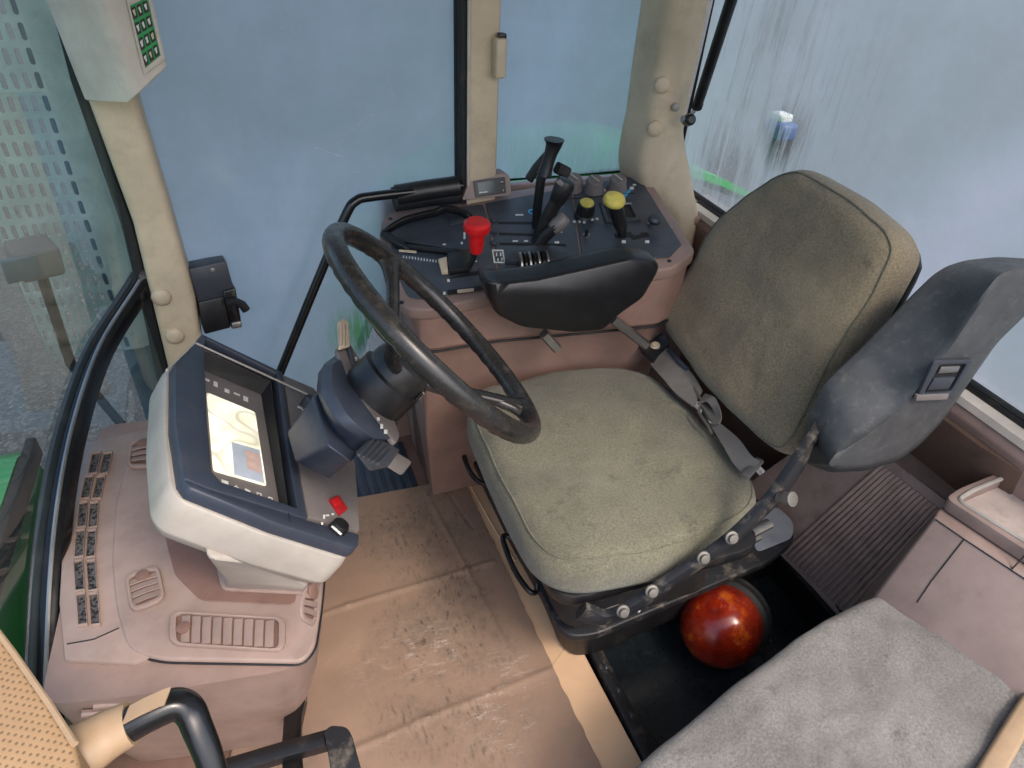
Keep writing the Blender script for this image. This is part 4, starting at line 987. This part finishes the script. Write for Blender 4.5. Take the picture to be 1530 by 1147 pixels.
fin(prism([P(u, v, z=.0002) for u, v in ((691, 716), (722, 722), (790, 850), (864, 960), (829, 1006), (745, 838))], (0, 0, .003), .0008, 1), 'upper_flap', 'cardboard_sunlit', t2)
fin(prism([P(u, v, z=.0002) for u, v in ((822, 998), (858, 952), (985, 1190), (920, 1190))], (0, 0, .0045), .0008, 1), 'lower_flap', 'cardboard_sunlit', t2)
fin(tube([P(703, 726, z=.004), P(745, 800, z=.004), P(770, 838, z=.004)], .003, 6), 'fold_ridge', 'cardboard_sunlit', t2)

# ------------------------------------------------------------------ black tray and beacon
t = thing('floor_tray', 'open black metal tray sunk beside the seat base', 'tray', (.85, .66, -.1))
TZ = -.075
tx0, tx1, ty0, ty1 = .532, 1.15, .10, .885
fin(box(((tx0+tx1)/2, (ty0+ty1)/2, TZ-.005), (tx1-tx0, ty1-ty0, .01), bev=.002), 'tray_floor', 'tray_black', t)
fin(box((tx0+.008, (ty0+ty1)/2, -.03), (.016, ty1-ty0, .085), bev=.004), 'front_wall', 'worn_black', t)
fin(box((tx1-.008, (ty0+ty1)/2, -.03), (.016, ty1-ty0-.01, .085), bev=.004), 'rear_wall', 'black', t)
fin(box(((tx0+tx1)/2, ty1-.008, -.03), (tx1-tx0-.04, .016, .085), bev=.004), 'far_wall', 'black', t)
fin(box((tx0+.035, (ty0+ty1)/2, -.045), (.03, ty1-ty0-.06, .012), bev=.003), 'inner_ledge', 'worn_black', t)
for i in range(7):
    fin(lathe([(.007, 0), (.007, .003), (.004, .005), (0, .005)], (tx0+.035, .45+i*.06, -.039), (0, 0, 1), 12), 'rivet', 'charcoal', t)
bc = thing('amber_beacon', 'red amber beacon lamp lying loose in the black tray', 'beacon', P(1090, 960, z=TZ))
ax = V((-.72, -.45, .38)).normalized(); q = P(1074, 938, z=.035); rB = .093
d0 = q-ax*.02
prof = [(rB*.90, -.045), (rB*.98, -.03), (rB*1.0, 0), (rB*.97, .03), (rB*.86, .058), (rB*.66, .078), (rB*.38, .09), (rB*.15, .094), (0, .095)]
fin(lathe(prof, d0, ax, 40), 'lens_dome', 'beacon_lens', bc, sharp=60)
fin(lathe([(rB*.88, -.08), (rB*1.06, -.074), (rB*1.10, -.06), (rB*1.06, -.054), (rB*1.10, -.046), (rB*1.08, -.03), (rB*.98, -.022)], d0, ax, 40), 'rubber_base', 'rubber', bc)
fin(lathe([(.02, -.11), (.03, -.1), (.05, -.08), (.05, -.07)], d0, ax, 24), 'mounting_stub', 'black', bc)
fin(lathe([(.03, -.04), (.028, .0), (.02, .03), (0, .035)], d0, ax, 20), 'inner_reflector', 'beacon_core', bc)
fin(tube(catmull([d0-ax*.07+V((.03, .02, 0)), d0-ax*.09+V((.06, -.03, -.02)), d0-ax*.05+V((.1, -.06, -.06))], 5), .009, 10), 'cable', 'rubber', bc)

# ------------------------------------------------------------------ operator seat
seat = thing('operator_seat', 'olive grey fabric driver seat on a black suspension base', 'seat', (.6, .93, 0))
out = rnd([(.345, .665, .385), (.335, .9, .385), (.35, 1.215, .385), (.62, 1.235, .385), (.84, 1.19, .385), (.845, .70, .385), (.62, .635, .385)], .11, 7)
bm, rg = pillow(out, (0, 0, 1), .098, .046, .008, n=160, inner=24, lump=.010)
cush = fin(bm, 'cushion', 'seat_fabric', seat, sharp=80)
ringt = rg[6]
bm = bmesh.new(); add_tube(bm, [p+V((0, 0, .001)) for p in ringt], .0022, 6, closed=True)
fin(bm, 'piping', 'seat_fabric', cush)
LE = math.radians(20); bn = V((-math.cos(LE), 0, math.sin(LE))); bu = V((math.sin(LE), 0, math.cos(LE)))
BP = Plane((.82, 0, .46), bn)
bo = rnd([p-bn*.085 for p in BP.pts([(985, 492), (982, 468), (1000, 428), (1060, 328), (1110, 281), (1152, 252), (1192, 243), (1272, 288), (1330, 338), (1342, 372), (1300, 452), (1232, 562), (1188, 652), (1160, 682), (1130, 664), (1040, 575)])], .03, 3)
bm, rgb_ = pillow(bo, bn, .085, .042, .004, n=160, inner=22, lump=.009)
back = fin(bm, 'backrest', 'back_fabric', seat, sharp=80)
bm = bmesh.new(); add_tube(bm, [p+bn*.001 for p in rgb_[6]], .0022, 6, closed=True); fin(bm, 'piping', 'seat_fabric', back)
fin(prism([p-bn*.004 for p in resample([q+(sum(bo, V())/len(bo)-q)*.06 for q in bo], 60)], -bn*.025, .006, 2), 'back_shell', 'black', seat)
# seat pan and frame
fin(prism(rnd([(.37, .66, .36), (.37, 1.20, .36), (.82, 1.2, .36), (.82, .66, .36)], .06), (0, 0, .028), .006), 'seat_pan', 'black', seat)
fin(prism(rnd([(.44, .74, .16), (.44, 1.12, .16), (.80, 1.12, .16), (.80, .74, .16)], .05), (0, 0, .20), .01), 'suspension_bellows', 'rubber', seat)
ZF = Plane((0, 0, .13), (0, 0, 1))
fl = rnd(ZF.pts([(694, 660), (745, 765), (800, 862), (828, 930), (852, 951), (890, 948), (1150, 838), (1188, 806), (1184, 774), (1150, 752), (1020, 700), (900, 600)]), .03, 5)
base_ = fin(prism(fl, (0, 0, -.022), .005, 3), 'base_plate', 'worn_black', seat)
fin(prism([p+(sum(fl, V())/len(fl)-p)*.10-V((0, 0, .02)) for p in fl], (0, 0, -.10), .004), 'base_box', 'black', seat)
fin(prism(rnd(ZF.pts([(1120, 790), (1160, 756), (1186, 780), (1184, 804), (1130, 826)], .0005), .02), (0, 0, .002), .0006, 1), 'bare_corner', 'bare_metal', seat, label='bare bluish metal corner of the seat base')
# near side frame bar: along the cushion then up behind the backrest
fb = [P(u, v, y=yy) for u, v, yy in ((868, 912, .645), (900, 922, .63), (940, 908, .622), (1000, 868, .62), (1090, 806, .62), (1150, 748, .625), (1182, 706, .63), (1205, 668, .645), (1222, 640, .665))]
fr = fin(tube(catmull(fb, 6), .019, 10, flat=.55, square=4, uphint=(0, 1, .2)), 'side_frame', 'worn_black', seat)
for u, v, zz in ((1092, 802, .375), (1050, 832, .365), (973, 882, .345), (930, 912, .325)):
    q = P(u, v, y=.607); fin(lathe([(.012, 0), (.012, .004), (.008, .005), (.008, .011), (0, .012)], q, (-.15, -1, .45), 12), 'bolt', 'dull_steel', fr)
k = fin(lathe([(.010, 0), (.010, .014), (.013, .014), (.013, .028), (0, .03)], P(1164, 744, y=.612), (.2, -.8, .6), 12), 'adjuster_bolt', 'dull_steel', seat)
for (a, b, za, zb_) in (((985, 876), (1132, 800), .23, .23), ((1000, 858), (1150, 782), .27, .27)):
    fin(tube([P(*a, z=za), P(*b, z=zb_)], .012, 8, square=4, flat=.7), 'slide_rail', 'steel', seat)
fin(prism(rnd([P(u, v, z=.25) for u, v in ((1070, 826), (1112, 790), (1128, 800), (1096, 830))], .01), (0, 0, .012), .002), 'rail_bracket', 'bare_metal', seat)
fin(lathe([(.009, 0), (.009, .008), (0, .009)], P(1116, 799, z=.27), (0, -.5, 1), 8), 'bolt', 'steel', seat)
fin(tube(catmull([P(905, 912, z=.30), P(925, 905, z=.31), P(940, 905, z=.315), P(950, 896, z=.32)], 4), .0035, 8), 'release_wire', 'tan_light', seat)
fin(tube([P(936, 898, z=.31), P(956, 913, z=.30)], .005, 8), 'release_pin', 'steel', seat)
# front release handles
for pts, lab in (([(745, 768, .13), (752, 802, .16), (768, 848, .15), (790, 880, .14), (802, 882, .13), (800, 870, .13)], None), ([(712, 668, .16), (694, 672, .17), (696, 690, .16), (710, 715, .14), (735, 728, .13)], None)):
    if lab is None and pts[0][0] == 745: pts = [(772, 808, .14), (756, 800, .15), (752, 808, .15), (768, 850, .14), (790, 882, .13), (801, 884, .12), (802, 872, .13)]
    fin(tube(catmull([P(u, v, z=zz) for u, v, zz in pts], 6), .0065, 10), 'release_handle', 'black', seat)
fin(box(P(866, 920, z=.16), (.03, .02, .05), None, .004), 'stop_block', 'black', seat)
# right armrest (down)
RP = Plane((0, 1.10, 0), (0, -1, 0))
ar = rnd(RP.pts([(725, 420), (742, 424), (800, 418), (900, 396), (950, 385), (984, 390), (991, 402), (966, 446), (930, 471), (904, 496), (860, 500), (780, 492), (744, 474), (730, 446)]), .012, 4)
bm = bmesh.new(); nA = len(ar); ca = sum(ar, V())/nA; rings = []
for yy, sc_, dz_ in ((0, .9, 0), (.004, .955, 0), (.012, .99, 0), (.024, 1., .0), (.045, 1., .004), (.060, .985, .002), (.072, .95, -.006), (.078, .9, -.012)):
    rings.append([ca+(p-ca)*sc_+V((0, yy, dz_)) for p in ar])
fin(loft(rings), 'armrest', 'vinyl', seat, sharp=60, label='black padded vinyl armrest folded down')
for a, b in (((812, 498), (832, 520)), ((915, 476), (965, 515))):
    fin(tube([P(*a, y=1.15), P(*b, y=1.15)], .011, 10, square=4), 'armrest_rod', 'steel', seat)
# left armrest (folded up)
LPl = Plane((0, .60, 0), (0, -1, 0))
la = rnd(LPl.pts([(1206, 694), (1212, 630), (1240, 578), (1292, 530), (1378, 442), (1418, 404), (1452, 393), (1500, 388), (1575, 392), (1580, 425), (1490, 512), (1408, 630), (1375, 665), (1340, 690), (1290, 704), (1238, 706)]), .015, 3)
Npx = [(1236, 694), (1250, 676), (1290, 650), (1340, 612), (1420, 512), (1468, 440), (1492, 410), (1512, 403), (1572, 398), (1577, 424), (1488, 508), (1405, 625), (1370, 660), (1338, 684), (1292, 697), (1250, 700)]
Opx = [(1206, 694), (1212, 630), (1240, 578), (1292, 530), (1378, 442), (1418, 404), (1452, 393), (1500, 388), (1575, 392), (1580, 425), (1490, 512), (1408, 630), (1375, 665), (1340, 690), (1290, 704), (1238, 706)]
def ypts(l, yy, r): return rnd([P(u, v, y=yy) for u, v in l], r, 3)
near = ypts(Npx, .588, .012); cN = sum(near, V())/len(near); far = ypts(Opx, .675, .015); cF = sum(far, V())/len(far)
rings = [[cN+(p-cN)*.93+V((0, -.004, 0)) for p in near], near, [p.lerp(q, .12)+V((0, -.002, 0)) for p, q in zip(near, far)], [p.lerp(q, .55) for p, q in zip(near, far)], [p.lerp(q, .92) for p, q in zip(near, far)], [p+V((0, .003, 0)) for p in far], [p+V((0, .012, 0)) for p in far], [cF+(p-cF)*.95+V((0, .02, 0)) for p in far]]
arm = fin(loft(rings), 'armrest', 'arm_grey', seat, sharp=40, label='grey plastic armrest folded up beside the backrest')
AP = Plane((0, .583, 0), (0, -1, 0))
fin(ring_prism(rnd(AP.pts([(1392, 536), (1451, 534), (1420, 592), (1365, 594)]), .006), rnd(AP.pts([(1400, 542), (1440, 541), (1416, 583), (1376, 585)]), .005), (0, -.006, 0), .0015), 'latch_frame', 'charcoal', arm)
fin(prism(AP.pts([(1396, 540), (1444, 538), (1417, 587), (1371, 589)]), (0, -.001, 0), 0), 'latch_recess', 'black_matte', arm)
fin(prism(AP.pts([(1404, 546), (1432, 545), (1428, 554), (1399, 556)], .001), (0, -.004, 0), .001), 'latch_bar', 'steel', arm)
fin(prism(AP.pts([(1393, 563), (1424, 561), (1414, 578), (1382, 580)], .001), (0, -.005, 0), .001), 'latch_tongue', 'charcoal', arm)
fin(prism(AP.pts([(1366, 587), (1414, 585), (1411, 594), (1364, 596)], .001), (0, -.006, 0), .001), 'latch_lip', 'knob_grey', arm)

# seat belt
belt = thing('seat_belt', 'grey lap belt with metal buckle lying across the seat', 'seat belt', (.84, .95, .47))
def bp(u, v, z=.50): return P(u, v, z=z)
wv = lambda a, b: (b-a)
fin(prism([bp(u, v, .505) for u, v in ((946, 505), (972, 486), (992, 502), (1000, 518), (976, 545), (958, 528))], (0, 0, .012), .003), 'anchor_plate', 'worn_black', belt)
fin(lathe([(.012, 0), (.012, .004), (.007, .006), (.007, .010), (0, .011)], bp(979, 517, .518), (-.4, -.2, 1), 14), 'anchor_bolt', 'tan', belt)
def strap(name, pts, half, mat='webbing', z=.50, th=.0015):
    path = []; ws = []
    for (u0, v0, u1, v1, zz) in pts:
        a, b = bp(u0, v0, zz), bp(u1, v1, zz+half); path.append((a+b)/2); ws.append(b-a)
    n = 5; P2 = catmull(path, n); W2 = catmull(ws, n)
    return fin(ribbon(P2, W2, th), name, mat, belt, sharp=50)
strap('strap', [(972, 545, 996, 520, .505), (990, 565, 1012, 536, .510), (1010, 588, 1034, 558, .508), (1036, 608, 1050, 584, .505)], .02)
strap('strap', [(1062, 636, 1076, 632, .505), (1078, 662, 1104, 656, .512), (1094, 690, 1122, 680, .506), (1112, 712, 1136, 690, .498)], .015)
strap('strap_loop', [(1042, 604, 1054, 588, .515), (1056, 600, 1070, 596, .53), (1068, 618, 1078, 622, .52), (1062, 634, 1074, 634, .512)], .01)
fin(prism([bp(u, v, .512) for u, v in ((1044, 606), (1056, 598), (1076, 624), (1062, 632))], (0, 0, .008), .002), 'buckle', 'steel', belt)
fin(tube([bp(1034, 574, .52), bp(1048, 598, .52), bp(1044, 616, .515), bp(1058, 636, .515), bp(1064, 648, .51)], .003, 8), 'buckle_edge', 'steel', belt)
fin(prism([bp(u, v, .498) for u, v in ((1106, 712), (1128, 688), (1140, 694), (1118, 718))], (0, 0, .012), .003), 'end_tab', 'webbing', belt)
fin(tube(catmull([bp(1000, 522, .53), bp(1015, 540, .535), bp(1028, 552, .53)], 4), .006, 10), 'cable', 'mat_blue', belt)

# ------------------------------------------------------------------ passenger seat, left console, sill
t = thing('passenger_seat', 'flat grey fabric passenger seat cushion next to the tray', 'seat', (.85, .4, -.1))
bo = rnd([P(u, v, z=.285) for u, v in ((925, 1180), (1040, 1083), (1130, 1008), (1222, 946), (1300, 908), (1385, 882), (1450, 910), (1545, 962), (1600, 1030), (1520, 1180), (1400, 1260), (1050, 1300))], .03, 4)
bm, rp_ = pillow(bo, (0, 0, 1), .055, .024, .006, n=160, inner=26, lump=.016)
fin(bm, 'cushion', 'buddy_fabric', t, sharp=80)
cc = sum(bo, V())/len(bo)
fin(prism([p+(cc-p)*.06 for p in resample(bo, 60)], (0, 0, -.36), .004), 'seat_box', 'black_matte', t)
bm = bmesh.new(); add_tube(bm, [p for p in rp_[1]], .003, 6, closed=True); fin(bm, 'hem', 'black_matte', t)

t = thing('left_console', 'peach mauve side console with an open storage tray on top', 'console', (1.25, .45, 0))
ZL = Plane((0, 0, .50), (0, 0, 1))
top_ = ZL.pts([(1396, 772), (1402, 760), (1424, 745), (1480, 722), (1560, 690), (1760, 780), (1640, 930)])
low_ = [p+V((-.105, -.025, -.2)) if i in (0, 6) else p+V((-.08 if i < 3 else 0, 0, -.2)) for i, p in enumerate(top_)]
bot_ = [V((p.x-.01, p.y, .0)) for p in low_]
fin(bevel(loft([bot_, low_, top_]), .006, 3), 'body', 'mauve_light', t, sharp=45)
lid = rnd(ZL.pts([(1404, 758), (1424, 744), (1560, 688), (1760, 780), (1635, 912)], .003), .015)
lin_ = rnd([p+(sum(lid, V())/len(lid)-p)*.0 for p in ZL.pts([(1424, 762), (1446, 748), (1562, 700), (1745, 783), (1632, 893)], .003)], .015)
fin(ring_prism(lid, lin_, (0, 0, .026), .003), 'tray_rim', 'mauve_light', t)
bm = bmesh.new(); add_tube(bm, [p.lerp(sum(lin_, V())/len(lin_), -.02)+V((0, 0, .026)) for p in lin_], .0045, 8, closed=True); fin(bm, 'rim_bead', 'cream', t)
fin(prism(lin_, (0, 0, .003), 0), 'tray_floor', 'tray_gloss', t)
FPn = (top_[6]-top_[0]).cross(low_[0]-top_[0]).normalized(); FPn = FPn if FPn.x < 0 else -FPn
FPl = Plane(top_[0], FPn)
for pts in ([(1398, 776), (1440, 805), (1560, 884)], [(1440, 806), (1390, 870), (1370, 900)], [(1512, 850), (1545, 815)]):
    fin(tube(FPl.pts(pts, .0003), .0012, 6), 'seam', 'black_matte', t)

t = thing('door_sill_trim', 'narrow tan trim bar at the edge of the passenger seat', 'trim', P(1490, 1120, z=.3))
pts = [P(u, v, z=.36) for u, v in ((1425, 1215), (1470, 1130), (1538, 1022), (1600, 950), (1640, 960), (1540, 1090), (1490, 1180), (1460, 1240))]
fin(prism(pts, (0, 0, -.05), .006, 3), 'trim_bar', 'tan_near', t)
fin(prism([p+V((.0, -.004, -.052)) for p in pts], (0, 0, -.25), .003), 'trim_support', 'black_matte', t)

# ------------------------------------------------------------------ left front corner: perforated panel and handle
t = thing('speaker_panel', 'tan perforated panel at the near front corner', 'panel', P(20, 1100, z=.6))
pts = [P(u, v, z=.66) for u, v in ((-60, 860), (-8, 938), (20, 975), (76, 1055), (112, 1112), (128, 1180), (110, 1260), (-120, 1260))]
fin(prism(pts, (0, 0, -.06), .006, 3), 'panel', 'perforated_tan', t)
fin(tube([P(u, v, z=.662) for u, v in ((-8, 938), (20, 975), (76, 1055), (112, 1112))], .0035, 8), 'edge_bead', 'tan_near', t)
t = thing('assist_bar', 'black grab handle with a tan sleeve beside the perforated panel', 'grab bar', P(250, 1147, z=.5))
hz_ = .60
a = catmull([P(60, 1150, z=.60), P(120, 1122, z=.60), P(160, 1098, z=.60), P(196, 1080, z=.605)], 5)
fin(tube(a, lambda k: .036-.010*k, 18, flat=.8), 'sleeve', 'tan_near', t, label='tan leather sleeve')
hb = catmull([P(190, 1084, z=.605), P(225, 1066, z=.61), P(262, 1052, z=.61), P(283, 1062, z=.60), P(296, 1090, z=.585), P(312, 1130, z=.56), P(330, 1190, z=.52)], 6)
fin(tube(hb, lambda k: .020-.005*k, 18, flat=.9, square=2.6, uphint=(0, .3, 1)), 'handle_bar', 'black_gloss', t)
fin(ribbon([q+V((0, 0, .0185)) for q in hb[1:12]], V((.006, .020, 0)), .0012), 'worn_inlay', 'tan_near', t)

t = thing('clutch_pedal', 'worn black pedal on a black arm below the dashboard', 'pedal', P(440, 1120, z=0))
fin(prism(rnd([P(u, v, z=.30) for u, v in ((484, 1092), (494, 1083), (518, 1085), (526, 1098), (548, 1180), (500, 1185))], .008), (0, .004, -.025), .005, 3), 'pedal_pad', 'worn_black', t)
fin(tube([P(330, 1152, z=.24), P(420, 1125, z=.25), P(490, 1106, z=.27)], .014, 10, square=4), 'cross_arm', 'black', t)
fin(tube([P(446, 1045, z=.16), P(438, 1080, z=.18), P(436, 1120, z=.22), P(440, 1180, z=.26)], .016, 10, square=4), 'pedal_arm', 'black', t)
fin(tube([P(443, 1050, z=.165), P(455, 1040, z=.17)], .010, 10), 'arm_tip', 'steel', t)
